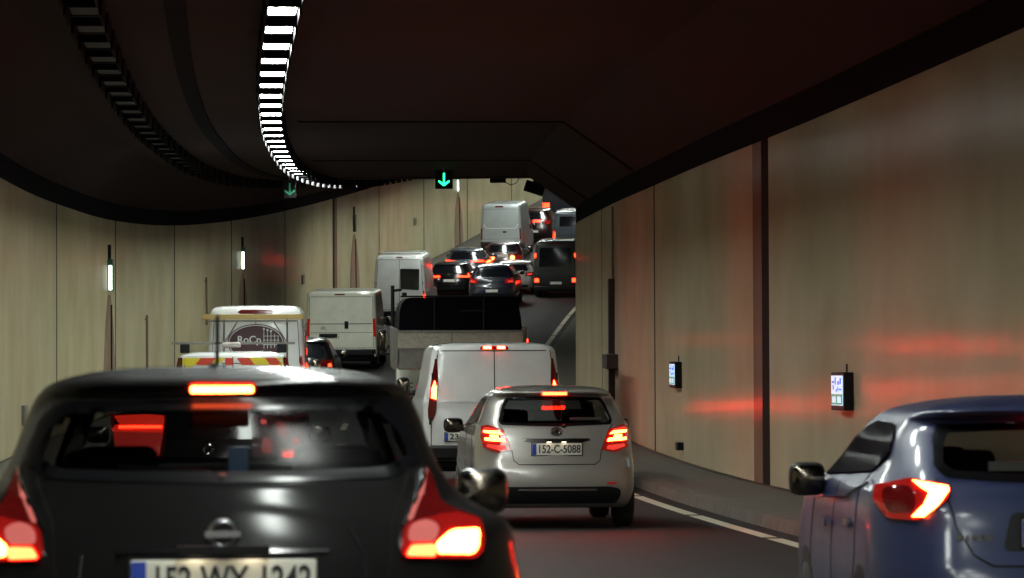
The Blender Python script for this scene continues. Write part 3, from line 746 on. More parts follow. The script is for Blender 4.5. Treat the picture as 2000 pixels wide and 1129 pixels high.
# ---------- silver hatchback
def silver_hatch():
    mtx = frame(38.4, 3.57, 0); root = empty('hatchback_car', mtx, 'silver hatchback with plate 152-C-5088 beside the right wall', 'car', QC)
    lv = [(.22,.14,3.7,.74,.2,.2,.05),(.28,.05,3.85,.79,.24,.26,.06),(.42,.0,3.93,.835,.28,.34,.08),(.60,.0,3.95,.845,.3,.38,.10),(.68,.03,3.95,.845,.3,.40,.10),(.76,.07,3.9,.84,.28,.40,.09),
          (.90,.10,3.85,.835,.26,.42,.09),(1.0,.12,3.6,.82,.24,.42,.09),(1.08,.15,3.1,.795,.22,.40,.09),(1.16,.22,2.9,.755,.20,.36,.1),(1.26,.32,2.7,.715,.20,.34,.1),(1.34,.40,2.5,.675,.2,.32,.1),(1.385,.40,2.4,.645,.2,.30,.1),
          (1.41,.33,2.3,.62,.2,.28,.09),(1.44,.32,2.2,.59,.2,.28,.08),(1.468,.45,2.1,.54,.2,.28,.06),(1.49,.7,1.9,.42,.2,.3,.04),(1.502,.95,1.7,.22,.1,.2,.02),(1.505,1.2,1.4,.05,.03,.03,0)]
    sh = Shell(lv, sub=5, nr=12, na=10)
    rw = [(-.58,1.09),(-.3,1.078),(0,1.072),(.3,1.078),(.58,1.09),(.60,1.13),(.545,1.30),(.50,1.375),(.2,1.388),(-.2,1.388),(-.50,1.375),(-.545,1.30),(-.60,1.13)]
    sh.patch('rear_window', rw, 'rear', 'glass', root, off=.004, grid=.04, rnd=.02, hole=True, border=.03)
    sh.patch('windscreen', [(-.64,1.06),(.64,1.06),(.53,1.36),(-.53,1.36)], 'front', 'glass', root, off=.004, grid=.06, rnd=.03, hole=True, border=.03)
    for sd in ('left','right'):
        sh.patch('side_window', [(.95,1.10),(2.85,1.05),(2.3,1.36),(1.05,1.37)], sd, 'glassdark', root, off=.004, grid=.08, rnd=.03, hole=True, border=.02)
    lens = [(.475,.825),(.545,1.03),(.70,1.085),(.765,1.07),(.775,.96),(.75,.85),(.62,.80)]
    g1 = [(.555,.985),(.74,1.005),(.745,1.03),(.60,1.022)]; g2 = [(.53,.91),(.73,.925),(.735,.955),(.545,.945)]; g3 = [(.60,.95),(.68,.955),(.69,.985),(.61,.98)]
    lamp_pair(root, sh, lens, 'redlens', [g1,g2,g3], 'brakehot', off=.016, extra=[([(.52,.835),(.60,.82),(.72,.86),(.71,.89),(.54,.87)],'taildim'),([(.60,1.04),(.70,1.06),(.74,1.055),(.74,1.045),(.62,1.03)],'taildim')])
    sh.patch('high_brake_lamp', [(-.13,1.405),(.13,1.405),(.13,1.43),(-.13,1.43)], 'rear', 'brake', root, off=.006, grid=.03, rnd=.008)
    plate(root, sh, .0, .835, '152-C-5088', .52, .125, lit=True)
    sh.patch('chrome_strip', [(-.36,.925),(-.28,.905),(.28,.905),(.36,.925),(.34,.945),(-.34,.945)], 'rear', 'chrome', root, off=.012, rnd=.01)
    y = sh.hit(0,1.02,'rear')[0].y-.014
    bd = MB(); 
    for (rx,rz) in ((.062,.042),(.030,.040),(.048,.018)):
        pts = [(rx*math.cos(a*math.pi/12), y, 1.02+rz*math.sin(a*math.pi/12)+(.012 if rx == .048 else 0)) for a in range(25)]; bd.tube(pts, .006, 6)
    bd.build('badge', 'chrome', root, smooth=True)
    MB().lathe([(-.002,0),(-.002,.05)],(0,y+.008,1.02),'y',20).build('badge_back','blackgloss',root)
    sh.strip('panel_gap', [(-.60,1.09),(-.545,1.02),(-.47,.82),(-.455,.72),(-.40,.675),(.40,.675),(.455,.72),(.47,.82),(.545,1.02),(.60,1.09)], 'rear', .008, 'joint', root, off=.0025)
    sh.patch('valance', [(-.62,.27),(.62,.27),(.67,.36),(.66,.42),(.55,.445),(-.55,.445),(-.66,.42),(-.67,.36)], 'rear', 'black', root, off=.006, rnd=.03)
    sh.patch('chrome_strip', [(-.42,.405),(.42,.405),(.40,.422),(-.40,.422)], 'rear', 'chrome', root, off=.012, rnd=.006)
    for sg in (-1,1): sh.patch('reflector', [(sg*.52,.47),(sg*.62,.47),(sg*.62,.49),(sg*.52,.49)], 'rear', 'redlens', root, off=.01)
    wp = MB().tube([(.08,.17,1.085),(.20,.22,1.11),(.34,.25,1.10)], .009).ell((.08,.15,1.075),(.03,.03,.02),8).build('wiper', 'black', root)
    MB().box((.33,.36,1.15),(.34,.01,.03)).build('window_label', 'seatpale', root)
    mirror(root, .93, 2.55, 1.06, .22, .16, 'p_silver'); mirror(root, -.93, 2.55, 1.06, .22, .16, 'black')
    seats(root, (1.1,2.0), .36, 1.05)
    for sd in ('left','right'):
        sh.strip('panel_gap', [(1.05,1.08),(.95,.6),(1.2,.35)], sd, .008, 'joint', root); sh.strip('panel_gap', [(1.95,1.36),(1.9,.35)], sd, .008, 'joint', root)
        sh.patch('wheel_arch', [(.72+.37*math.cos(a*math.pi/10), .31+.37*math.sin(a*math.pi/10)) for a in range(11)], sd, 'black', root, off=.002, depth=.003)
    for sx in (-1,1):
        for yy in (.72,3.15): wheel(root, sx*.755, yy, .31)
    sh.build('body', 'p_silver', root)
silver_hatch()

# ---------- blue hatchback at the right edge
def blue_hatch():
    mtx = frame(15.3, 3.655, 0, yaw=R(3.7)); root = empty('hatchback_car', mtx, 'metallic blue hatchback cut off at the right edge beside the near wall', 'car', QC)
    lv = [(.22,.14,3.75,.74,.2,.2,.05),(.28,.05,3.9,.80,.26,.28,.06),(.42,.0,3.97,.86,.34,.44,.10),(.58,.01,4.0,.872,.34,.46,.11),(.70,.03,4.0,.874,.34,.46,.11),(.78,.05,3.96,.870,.33,.46,.115),
          (.88,.075,3.9,.862,.32,.46,.12),(.98,.10,3.8,.848,.30,.48,.12),(1.04,.13,3.5,.83,.28,.48,.12),(1.09,.16,3.15,.79,.24,.46,.12),(1.16,.24,2.95,.745,.22,.40,.12),(1.24,.36,2.75,.71,.22,.38,.12),(1.31,.48,2.6,.675,.22,.36,.11),
          (1.345,.50,2.5,.65,.22,.34,.10),(1.365,.42,2.4,.635,.24,.34,.09),(1.39,.36,2.3,.60,.24,.34,.08),(1.41,.42,2.2,.54,.24,.34,.07),(1.435,.65,2.0,.42,.2,.3,.05),(1.452,.9,1.8,.24,.1,.2,.02),(1.457,1.2,1.5,.05,.03,.03,0)]
    sh = Shell(lv, sub=6, nr=12, na=12, front=(.30,.40))
    rw = [(-.56,1.105),(-.3,1.085),(0,1.08),(.3,1.085),(.56,1.105),(.60,1.15),(.58,1.26),(.55,1.33),(.2,1.345),(-.2,1.345),(-.55,1.33),(-.58,1.26),(-.60,1.15)]
    sh.patch('rear_window', rw, 'rear', 'glass', root, off=.004, grid=.04, rnd=.02, hole=True, border=.04)
    sh.patch('windscreen', [(-.64,1.06),(.64,1.06),(.53,1.34),(-.53,1.34)], 'front', 'glass', root, off=.004, grid=.06, rnd=.03, hole=True, border=.03)
    for sd in ('left','right'):
        sh.patch('side_window', [(.78,1.20),(1.08,1.112),(2.76,1.062),(2.45,1.23),(2.1,1.30),(1.8,1.332),(1.1,1.325),(.92,1.28)], sd, 'sidewin', root, off=.012, grid=.05, rnd=.05)
        sh.strip('crease', [(.4,1.03),(.9,1.075),(1.5,1.0),(3.0,.95)], sd, .014, 'p_blue', root, off=.012)
        sh.strip('panel_gap', [(1.12,1.10),(.98,.75),(1.15,.40)], sd, .007, 'joint', root); sh.strip('panel_gap', [(2.0,1.05),(1.98,.32)], sd, .007, 'joint', root); sh.strip('panel_gap', [(2.95,1.0),(3.0,.4)], sd, .007, 'joint', root)
        sh.patch('wheel_arch', [(.72+.40*math.cos(a*math.pi/12), .32+.40*math.sin(a*math.pi/12)) for a in range(13)], sd, 'black', root, off=.003, depth=.003)
        sh.patch('wheel_arch', [(3.2+.38*math.cos(a*math.pi/12), .32+.38*math.sin(a*math.pi/12)) for a in range(13)], sd, 'black', root, off=.003, depth=.003)
        sh.patch('fuel_flap' if sd == 'right' else 'door_handle', [(1.18,.86),(1.38,.86),(1.38,.90),(1.18,.90)], sd, 'chrome' if sd == 'left' else 'p_blue', root, off=.02, rnd=.015)
        sh.patch('door_handle', [(2.08,.83),(2.28,.83),(2.28,.87),(2.08,.87)], sd, 'p_blue', root, off=.03, rnd=.015)
    lens = [(.545,1.068),(.70,1.095),(.815,1.06),(.83,1.0),(.79,.93),(.68,.925),(.60,.98),(.555,1.02)]
    boom = [(.685,1.082),(.555,1.062),(.552,1.045),(.60,.985),(.655,.938),(.70,.938),(.655,.985),(.628,1.035),(.66,1.058)]
    for sg in (-1,1):
        t = sh.patch('tail_lamp', mir(lens) if sg < 0 else lens, 'rear', 'redlens', root, off=.018, grid=.03, depth=.035, rnd=.015)
        sh.patch('lamp_glow', mir(boom) if sg < 0 else boom, 'rear', 'braketip', t, off=.023, grid=.02, depth=.004)
        q = [(.69,.955),(.78,.95),(.80,1.0),(.79,1.05),(.70,1.065),(.68,1.02)]
        sh.patch('reflector', mir(q) if sg < 0 else q, 'rear', 'darklens', t, off=.0225, grid=.03, depth=.004, rnd=.02)
    sh.patch('high_brake_lamp', [(-.16,1.352),(.16,1.352),(.16,1.368),(-.16,1.368)], 'rear', 'brake', root, off=.006, grid=.03, rnd=.006)
    sh.patch('plate_recess', [(-.34,.80),(.34,.80),(.30,.96),(-.30,.96)], 'rear', 'black', root, off=.003, rnd=.03)
    plate(root, sh, 0, .875, '', .52, .115, lit=True)
    sh.strip('panel_gap', [(-.60,1.10),(-.555,1.0),(-.53,.90),(-.46,.78),(-.38,.735),(.38,.735),(.46,.78),(.53,.90),(.555,1.0),(.60,1.10)], 'rear', .008, 'joint', root, off=.0025)
    for i, (wd) in enumerate((.02,.012,.02,.02,.018)):
        x = -.52+i*.032; h, n_ = sh.hit(x,.85,'rear'); MB().box((x,h.y-.006,.855),(wd,.006,.022)).build('badge', 'chrome', root)
    MB().tube([(0,.13,1.11),(-.1,.18,1.12),(-.34,.25,1.105)], .010).build('wiper', 'black', root)
    MB().box((-.22,.42,1.15),(.26,.01,.04)).build('window_label', 'seatpale', root)
    mirror(root, .96, 2.62, 1.03, .2, .15, 'p_blue'); mirror(root, -.925, 2.62, 1.045, .18, .165, 'black', .14)
    seats(root, (1.15,2.1), .36, 1.02, 'seat')
    MB().box((0,2.75,1.0),(1.1,.3,.06)).build('dashboard', 'black', root, bevel=.02)
    for sx in (-1,1):
        for yy in (.72,3.2): wheel(root, sx*.785, yy, .32)
    sh.build('body', 'p_blue', root)
blue_hatch()

# ---------- generic car for the queue
def car(d, l, label, name='car', m='p_black', w_=1.8, h=1.5, ln=4.3, lamp=None, glow=None, gm='brakefar', lens='redlens', txt='', high=True, high_m='brakefar', suv=0, rack=False, yaw=0, glass_m='winopaque', extra=None, platez=.82, plx=0):
    root = empty(name, frame(d, l, 0, yaw, ln), label, 'car', QC)
    k = h/1.5; hw = w_/2
    lv = [(.24*k,.12,ln-.2,hw*.88,.2,.2,.05),(.32*k,.03,ln-.05,hw*.95,.24,.26,.06),(.5*k,.0,ln,hw,.28,.34,.08),(.70*k,.02,ln,hw,.28,.38,.09),(.80*k,.06,ln-.05,hw*.995,.26,.40,.09),(.95*k,.09,ln-.3,hw*.97,.24,.4,.09),
          (1.03*k,.13,ln-1.0,hw*.94,.2,.36,.09),(1.14*k,.22,ln-1.3,hw*.88,.2,.34,.1),(1.28*k,.35,ln-1.6,hw*.81,.2,.32,.1),(1.37*k,.42,ln-1.8,hw*.76,.2,.3,.09),(1.41*k,.38,ln-1.9,hw*.73,.2,.28,.08),(1.455*k,.5,ln-2.1,hw*.63,.2,.28,.06),(1.485*k,.75,ln-2.3,hw*.45,.15,.2,.03),(1.5*k,1.1,ln-2.7,hw*.1,.04,.05,0)]
    sh = Shell(lv, sub=3, nr=6, na=5, ns=8)
    sh.patch('rear_window', [(-hw*.66,1.07*k),(hw*.66,1.07*k),(hw*.70,1.12*k),(hw*.58,1.35*k),(-hw*.58,1.35*k),(-hw*.70,1.12*k)], 'rear', glass_m, root, off=.006, grid=.1, rnd=.04)
    for sd in ('left','right'):
        sh.patch('side_window', [(.9,1.10*k),(ln-1.4,1.06*k),(ln-1.9,1.34*k),(1.05,1.36*k)], sd, glass_m, root, off=.006, grid=.15, rnd=.04)
        sh.patch('wheel_arch', [(.75+.38*math.cos(a*math.pi/8), .30+.38*math.sin(a*math.pi/8)) for a in range(9)], sd, 'black', root, off=.003, depth=.003, grid=.1)
    lamp = lamp or [(hw*.58,.84*k),(hw*.60,1.0*k),(hw*.90,1.03*k),(hw*.93,.86*k)]
    glow = glow or [[(hw*.66,.89*k),(hw*.67,.96*k),(hw*.86,.98*k),(hw*.88,.90*k)]]
    lamp_pair(root, sh, lamp, lens, glow, gm, off=.012, grid=.06)
    for g, gmm in (extra or []): sh.patch('lamp_glow', g, 'rear', gmm, root, off=.014, grid=.05)
    if high: sh.patch('high_brake_lamp', [(-.14,1.385*k),(.14,1.385*k),(.14,1.41*k),(-.14,1.41*k)], 'rear', high_m, root, off=.008, grid=.05)
    plate(root, sh, plx, platez, txt)
    sh.patch('bumper_insert', [(-hw*.7,.34*k),(hw*.7,.34*k),(hw*.74,.46*k),(-hw*.74,.46*k)], 'rear', 'black', root, off=.006, grid=.12, rnd=.03)
    sh.strip('panel_gap', [(-hw*.62,1.05*k),(-hw*.58,.8*k),(-hw*.5,.68*k),(hw*.5,.68*k),(hw*.58,.8*k),(hw*.62,1.05*k)], 'rear', .012, 'joint', root, step=.1)
    y = sh.hit(0,.99*k,'rear')[0].y-.01
    MB().lathe([(0,.02),(-.008,.035),(0,.05)],(0,y,.99*k),'y',16).build('badge','chrome',root)
    for sx in (-1,1):
        mirror(root, sx*(hw+.08), ln-1.55, 1.08*k, .2, .15, m)
        for yy in (.75, ln-.8): wheel(root, sx*(hw-.11), yy, .32)
    if rack:
        for sx in (-1,1): MB().tube([(sx*hw*.66,.7,1.47*k),(sx*hw*.66,ln-2.1,1.49*k)], .018).build('roof_rail', 'chrome', root)
    sh.build('body', m, root)
    return root, sh

# ---------- generic van
def van(d, l, label, name='van', m='p_white', w_=2.0, h=2.0, ln=5.0, tumble=.14, lamp=None, glow=None, gm='brakefar', lens='redlens', bumper=.5, door_z=.55, windows=None, split=0, high=None, high_m='brakefar', plate_at=(0,.75,''), yaw=0, group=QV, glow_sides=(-1,1), slope=.10, topround=.09, door_top=None, cat='van', bumper_m='black', extra_glow=None, seam=True, hinges=True, handle=None):
    root = empty(name, frame(d, l, 0, yaw, ln), label, cat, group); hw = w_/2
    zs = .45
    lv = [(.26,.14,ln-.2,hw*.90,.1,.12,.02),(.34,.05,ln-.05,hw*.97,.12,.14,.03),(.52,.02,ln,hw*.995,.12,.14,.03),(.9,.02,ln,hw,.12,.14,.03),(1.1,.03,ln-.25,hw,.12,.14,.03),
          (1.25,.035,ln-1.0,hw*.995,.12,.14,.03),(h*.75,.02+slope*.5,ln-1.35,hw-tumble*.5,.11,.13,.03),(h-.22,.02+slope*.8,ln-1.7,hw-tumble*.8,.11,.13,.03),(h-topround,.02+slope*.95,ln-1.85,hw-tumble,.12,.14,.03),(h-.03,.06+slope,ln-2.0,hw-tumble-.06,.14,.16,.03),(h-.005,.16+slope,ln-2.15,hw-tumble-.17,.16,.18,.02),(h+.01,.5,ln-2.5,hw*.5,.1,.1,.01),(h+.015,1.2,ln-3,.08,.03,.03,0)]
    sh = Shell(lv, sub=4, nr=9, na=6, ns=8)
    lamp = lamp or [(hw-.20,.95),(hw-.21,1.55),(hw-.10,1.60),(hw-.06,.95)]
    lamp_pair(root, sh, lamp, lens, None, grid=.06, off=.012)
    for g in (glow or []):
        for sg in glow_sides: sh.patch('lamp_glow', mir(g) if sg < 0 else g, 'rear', gm, root, off=.017, grid=.05, depth=.004, rnd=.01)
    for g, gmm in (extra_glow or []): sh.patch('lamp_glow', g, 'rear', gmm, root, off=.017, grid=.05, depth=.004, rnd=.01)
    dt = door_top or h-.17
    dw = hw-tumble-.07; dwb = hw-.10
    if seam:
        sh.strip('door_gap', [(-dwb,door_z),(-dwb,1.1),(-dw,dt),(dw,dt),(dwb,1.1),(dwb,door_z),(-dwb,door_z)], 'rear', .012, 'joint', root, off=.003, step=.08)
        if split is not None: sh.strip('door_gap', [(split,door_z),(split,dt+.1)], 'rear', .014, 'joint', root, off=.0035, step=.1)
    for win in (windows or []): sh.patch('rear_window', win, 'rear', 'winopaque', root, off=.008, grid=.08, rnd=.05)
    for sd in ('left','right'):
        sh.patch('cab_window', [(ln-2.1,1.25),(ln-1.25,1.22),(ln-1.75,1.72),(ln-2.1,1.76)], sd, 'winopaque', root, off=.006, grid=.15, rnd=.04)
        sh.patch('wheel_arch', [(.95+.40*math.cos(a*math.pi/8), .34+.40*math.sin(a*math.pi/8)) for a in range(9)], sd, 'black', root, off=.003, depth=.003, grid=.1)
        sh.patch('rub_strip', [(.25,.62),(.5,.62),(.5,.70),(.25,.70)], sd, 'black', root, off=.006, grid=.2)
    q = MB(); q.box((0,.0,bumper-.10),(w_*.93,.20,.20)); q.build('bumper', bumper_m, root, bevel=.04)
    if hinges:
        for sx in (-1,1):
            for zz in (.95,1.55): MB().box((sx*(dwb+.015-(zz-.95)*.06), .02, zz),(.03,.03,.10)).build('hinge', 'black', root, bevel=.006)
    if high: sh.patch('high_brake_lamp', high, 'rear', high_m, root, off=.012, grid=.05, rnd=.01)
    if handle: sh.patch('door_handle', handle, 'rear', 'black', root, off=.02, grid=.05, rnd=.02)
    px, pz, pt = plate_at; plate(root, sh, px, pz, pt)
    for sx in (-1,1):
        mirror(root, sx*(hw+.13), ln-1.35, 1.35, .2, .32, 'black')
        for yy in (.95, ln-.95): wheel(root, sx*(hw-.13), yy, .345, .22)
    sh.build('body', m, root, lower='black', lower_z=.40)
    return root, sh

# hidden car ahead of the crossover, seen through its glass
hidden_root, hidden_shell = car(30, -.05, 'dark car glimpsed through the rear window of the near black crossover', 'saloon_car', 'p_black', h=1.52, lamp=[(.36,.92),(.34,1.28),(.80,1.30),(.76,.94)], glow=[], lens='darklens', high=False)
for poly, gm in (([(-.74,.96),(-.40,.95),(-.37,1.13),(-.77,1.14)],'taildim'),([(-.78,1.14),(-.37,1.13),(-.36,1.27),(-.50,1.28),(-.79,1.27)],'tail'),([(-.72,1.165),(-.38,1.165),(-.38,1.185),(-.72,1.185)],'brake'),([(-.62,.965),(-.48,.965),(-.48,.98),(-.62,.98)],'tail'),
                 ([(.42,.98),(.50,.96),(.52,1.06),(.44,1.10)],'taildim'),([(.58,.97),(.70,.97),(.69,1.0),(.58,.99)],'tail'),([(.56,1.10),(.64,1.08),(.62,1.20),(.55,1.22)],'taildim'),([(.42,1.20),(.47,1.19),(.47,1.23),(.42,1.24)],'tail'),([(.68,1.04),(.73,1.04),(.73,1.08),(.68,1.08)],'tail')):
    hidden_shell.patch('lamp_glow', poly, 'rear', gm, hidden_root, off=.02 if gm != 'brake' else .026, grid=.05, depth=.003, rnd=.02)
# white van with twin rear doors, right lane
rt, sh = van(50, 3.76, 'white van with plate starting 231-C and twin rear doors behind silver hatchback', 'panel_van', 'p_white', 1.93, 2.0, 4.97, tumble=.13,
    lamp=[(.845,.95),(.80,1.05),(.765,1.45),(.775,1.78),(.80,1.80),(.86,1.45),(.905,1.10),(.90,.97)], lens='darklens', glow=[[(.795,1.24),(.79,1.40),(.81,1.50),(.845,1.40),(.865,1.26)]], gm='brakehot',
    bumper=.62, door_z=.60, plate_at=(-.42,.735,'231-C-2'), high=[(-.20,1.915),(.20,1.915),(.18,1.955),(-.18,1.955)], high_m='darklens',
    extra_glow=[([(-.15,1.922),(-.04,1.922),(-.04,1.948),(-.15,1.948)],'brakehigh'),([(.04,1.922),(.15,1.922),(.15,1.948),(.04,1.948)],'brakehigh')],
    handle=[(-.62,.82),(-.02,.82),(-.05,.90),(-.58,.90)], door_top=1.90)
for a in ((-.74,-.03),(.03,.74)):
    sh.strip('crease', [(a[0],1.72),(a[0],1.05),(a[1],1.05),(a[1],1.72)] if False else [(a[0]+.02,1.22),(a[1]-.02,1.22)], 'rear', .03, 'p_white', rt, off=.012)
sh.strip('crease', [(-.8,.62),(-.79,1.85)], 'left', .012, 'joint', rt) if False else None

# ---------- tipper truck ahead of it
def truck():
    d, l = 65, 4.05; root = empty('tipper_truck', frame(d, l, 0, 0, 7), 'tipper truck with chequer plate tailgate and dark covered load', 'truck')
    # tipping body
    b = MB(); b.box((-1.12,2.2,1.86),(.05,4.3,.70)); b.box((1.12,2.2,1.86),(.05,4.3,.70)); b.box((0,2.2,1.53),(2.2,4.3,.08)); b.box((0,4.35,1.83),(2.25,.08,.66))
    for sx in (-1,1):
        for yy in (.15,1.3,2.4,3.5): b.box((sx*1.16,yy,1.86),(.05,.09,.74))
    b.build('tipper_body', 'steel', root, bevel=.008)
    t = MB(); t.box((0,0,1.68),(2.16,.05,.36)); t.build('tailgate', 'steel', root, bevel=.008)
    up = MB().box((0,-.02,2.01),(2.20,.04,.28)).build('tailgate_panel', 'diamond', root, bevel=.006)
    MB().box((0,-.045,1.86),(2.2,.02,.03)).box((-.15,-.045,2.01),(.02,.012,.28)).box((0,-.03,2.165),(2.24,.07,.035)).build('rail', 'steel', root)
    # black mesh cage / sheeted load
    c = MB(); prof = [(-1.08,2.17),(-1.07,2.50),(-1.02,2.68),(-.92,2.76),(.98,2.77),(1.02,2.72),(1.08,2.4),(1.10,2.17)]
    c.prism(rounded(prof,.06), .15, 4.2, lambda a,b_,h: (a,h,b_)); c.build('load_cover', 'cover', root, smooth=True)
    q = MB(); 
    for x in (-.45,.42): q.tube([(x,.13,2.18),(x,.13,2.75)], .014)
    q.tube([(-1.05,.12,2.78),(1.04,.12,2.78)], .016); q.tube([(0,.12,2.52),(.45,.12,2.52)], .012); q.build('cover_rail', 'black', root)
    # chassis
    ch = MB()
    for sx in (-1,1): ch.box((sx*.42,3.2,1.12),(.09,6.2,.22))
    ch.box((0,.2,1.12),(.84,.10,.2)); ch.box((0,1.1,1.30),(1.0,.12,.34)); ch.box((0,.05,.62),(2.05,.09,.13))
    for sx in (-1,1): ch.box((sx*.42,.12,.85),(.07,.1,.45))
    ch.build('chassis', 'black', root, bevel=.01)
    for sx in (-1,1):
        lb = MB().box((sx*.78,-.02,.82),(.46,.07,.15)).build('tail_lamp', 'darklens', root, bevel=.012)
        MB().box((sx*.84,-.06,.82),(.10,.012,.12)).box((sx*.66,-.06,.82),(.09,.012,.11)).build('lamp_glow', 'brakehot', lb)
        MB().box((sx*.98,-.06,.82),(.05,.012,.10)).build('lamp_glow', 'brakefar', lb)
        MB().box((sx*.82,.72,.80),(.34,.02,.62)).build('mudflap', 'rubber', root, bevel=.01)
        wheel(root, sx*.93, 1.45, .42, .26); wheel(root, sx*.64, 1.45, .42, .24); wheel(root, sx*.95, 5.6, .42, .26)
        for i in range(4): MB().box((sx*.93,.42,1.02+i*.075),(.20,.03,.028)).build('step', 'steel', root)
    for yy in (.5,2.2):
        MB().box((1.20,yy,1.99),(.03,.10,.05)).build('added_streak_lamp', 'brake', root)  # added lamps out of view, put in to cast a red streak on the right wall
    plate(root, None, -.76, .60, '', .52, .16, y=0, lit=True)
    # cab
    lv = [(.6,5.05,6.7,1.02,.1,.1,0),(1.2,5.0,6.8,1.04,.1,.1,0),(1.9,5.0,6.75,1.03,.1,.1,0),(2.5,5.05,6.4,.98,.12,.12,0),(2.68,5.15,6.25,.88,.15,.15,0),(2.72,5.4,6.0,.5,.1,.1,0)]
    sh = Shell(lv, sub=3, nr=5, na=5, ns=6, front=(.2,.3)); sh.build('cab', 'p_whiteold', root)
    sh.patch('rear_window', [(-.6,1.9),(.6,1.9),(.55,2.35),(-.55,2.35)], 'rear', 'winopaque', root, off=.01, grid=.15, rnd=.05)
    for sx in (-1,1):
        mirror(root, sx*1.28, 6.2, 1.95, .2, .42, 'black', .2)
        MB().tube([(sx*1.15,6.25,1.7),(sx*1.28,6.22,1.68)], .02).build('mirror_arm', 'black', root)
    MB().tube([(-1.12,4.5,1.5),(-1.12,4.5,3.0)], .035).tube([(-1.12,4.5,2.9),(-.95,4.5,2.92)], .025).build('exhaust_stack', 'black', root)
truck()

# ---------- left lane
# beacon van with chevrons
rt, sh = van(57.6, .16, 'low white van with red and yellow chevrons and a roof light bar', 'service_van', 'p_white', 1.80, 1.86, 4.4, tumble=.08,
    lamp=[(.80,1.15),(.78,1.78),(.84,1.78),(.90,1.5),(.90,1.15)], lens='darklens', glow=[], door_z=.6, plate_at=(0,.8,''), high=None, topround=.06, slope=.06, split=0)
band_z0, band_z1 = 1.665, 1.775
xs = [-.775,-.60,-.33,-.23,.02,.075,.28,.41,.63,.775]
def band(x0, x1, lean, m, z0=band_z0, z1=band_z1):
    sh.patch('chevron', [(x0-lean,z0),(x1-lean,z0),(x1,z1),(x0,z1)], 'rear', m, rt, off=.006, grid=.06, depth=.004)
band(-.76,-.50,.06,'yellow'); band(-.50,-.26,.10,'redstripe'); band(-.26,-.12,.08,'yellow'); band(-.10,.0,.0,'redstripe'); band(-.12,-.1,.0,'redstripe')
band(.06,.26,-.08,'redstripe'); band(.26,.50,-.08,'yellow'); band(.50,.68,-.08,'redstripe'); band(.68,.76,-.05,'yellow')
for sg in (-1,1): sh.patch('chevron', [(sg*.66,1.30),(sg*.80,1.30),(sg*.77,1.66),(sg*.62,1.66)] if sg > 0 else [(-.80,1.30),(-.66,1.30),(-.62,1.66),(-.77,1.66)], 'rear', 'yellow', rt, off=.006, grid=.06, depth=.004)
for yy in (.7,1.9): MB().box((0,yy,2.0),(1.94,.06,.035)).build('roof_bar', 'steel', rt)
for sx in (-1,1): MB().box((sx*.76,.7,1.92),(.15,.12,.14)).build('bar_foot', 'black', rt, bevel=.015)
MB().box((-.03,.7,1.975),(.30,.24,.09)).build('beacon', 'seatpale', rt, bevel=.03)

# logo van
rt, sh = van(73, .27, 'tall white van with maroon RoCp oval logo and timber on its rear rack', 'logo_van', 'p_white', 1.98, 2.62, 5.4, tumble=.10, topround=.10,
    lamp=[(.885,.95),(.86,1.6),(.90,1.65),(.965,1.2),(.965,.95)], glow=[], gm='brakefar', plate_at=(0,.75,''), high=[(-.36,2.50),(-.30,2.47),(.30,2.47),(.36,2.50),(.30,2.545),(-.30,2.545)], high_m='darklens', door_top=2.40)
cz = 1.90
sh.patch('logo', [(.0+.56*math.cos(a*math.pi/18), cz+.37*math.sin(a*math.pi/18)) for a in range(36)], 'rear', 'logo', rt, off=.008, grid=.07, depth=.005)
ringp = [(.0+.53*math.cos(a*math.pi/24), cz+.342*math.sin(a*math.pi/24)) for a in range(49)]
sh.strip('logo_ring', ringp, 'rear', .016, 'white', rt, off=.015, step=.05)
y = sh.hit(0,2.0,'rear')[0].y-.03
text_mesh('lettering', 'RoCp', .20, 'white', rt, (-.13, y, 1.955), fixw=.46, bold=.003)
q = MB()
for x in (.16,.23,.30,.37,.44): q.box((x,y,1.98-(x-.16)*.2),(.012,.008,.40-(x-.16)*.6))
for z in (1.86,1.95,2.03): q.box((.30,y-.004,z),(.32,.006,.010))
for x in (.16,.23,.30): q.cyl((x,y-.004,2.17-(x-.16)*.3),(x,y+.004,2.17-(x-.16)*.3),.024,10)
q.build('logo_gate', 'white', rt)
for sx in (-1,1):
    MB().tube([(sx*.62,-.06,.8),(sx*.62,-.06,2.40)], .018).tube([(sx*.62,-.06,1.9),(sx*.35,-.06,2.33)], .012).build('ladder_rail', 'steel', rt)
MB().box((-.06,-.12,2.41),(2.0,.10,.10)).build('timber_beam', 'wood', rt, bevel=.008)
MB().box((-.06,-.12,2.33),(1.75,.06,.04)).build('rack_bar', 'steel', rt)
for sx in (1,):
    for zz, mm, r_ in ((1.98,'taildim',.03),(1.72,'tail',.045),(1.42,'brakefar',.05),(1.46,'taildim',.025)):
        MB().ell((sx*1.0+.0,.12+(.1 if r_<.04 else 0),zz),(.012,r_,r_*1.5),8).build('marker_light', mm, rt)
    MB().box((.985,.10,1.7),(.02,.08,.9)).build('lamp_strip', 'darklens', rt, bevel=.005)

car(92, .45, 'black estate car half hidden between the logo van and white tailgate van', 'suv_car', 'p_black', 1.85, 1.72, 4.5, high=False, gm='brakefar', glow=[[(.74,1.0),(.74,1.07),(.80,1.08),(.82,1.0)]], lens='darklens')

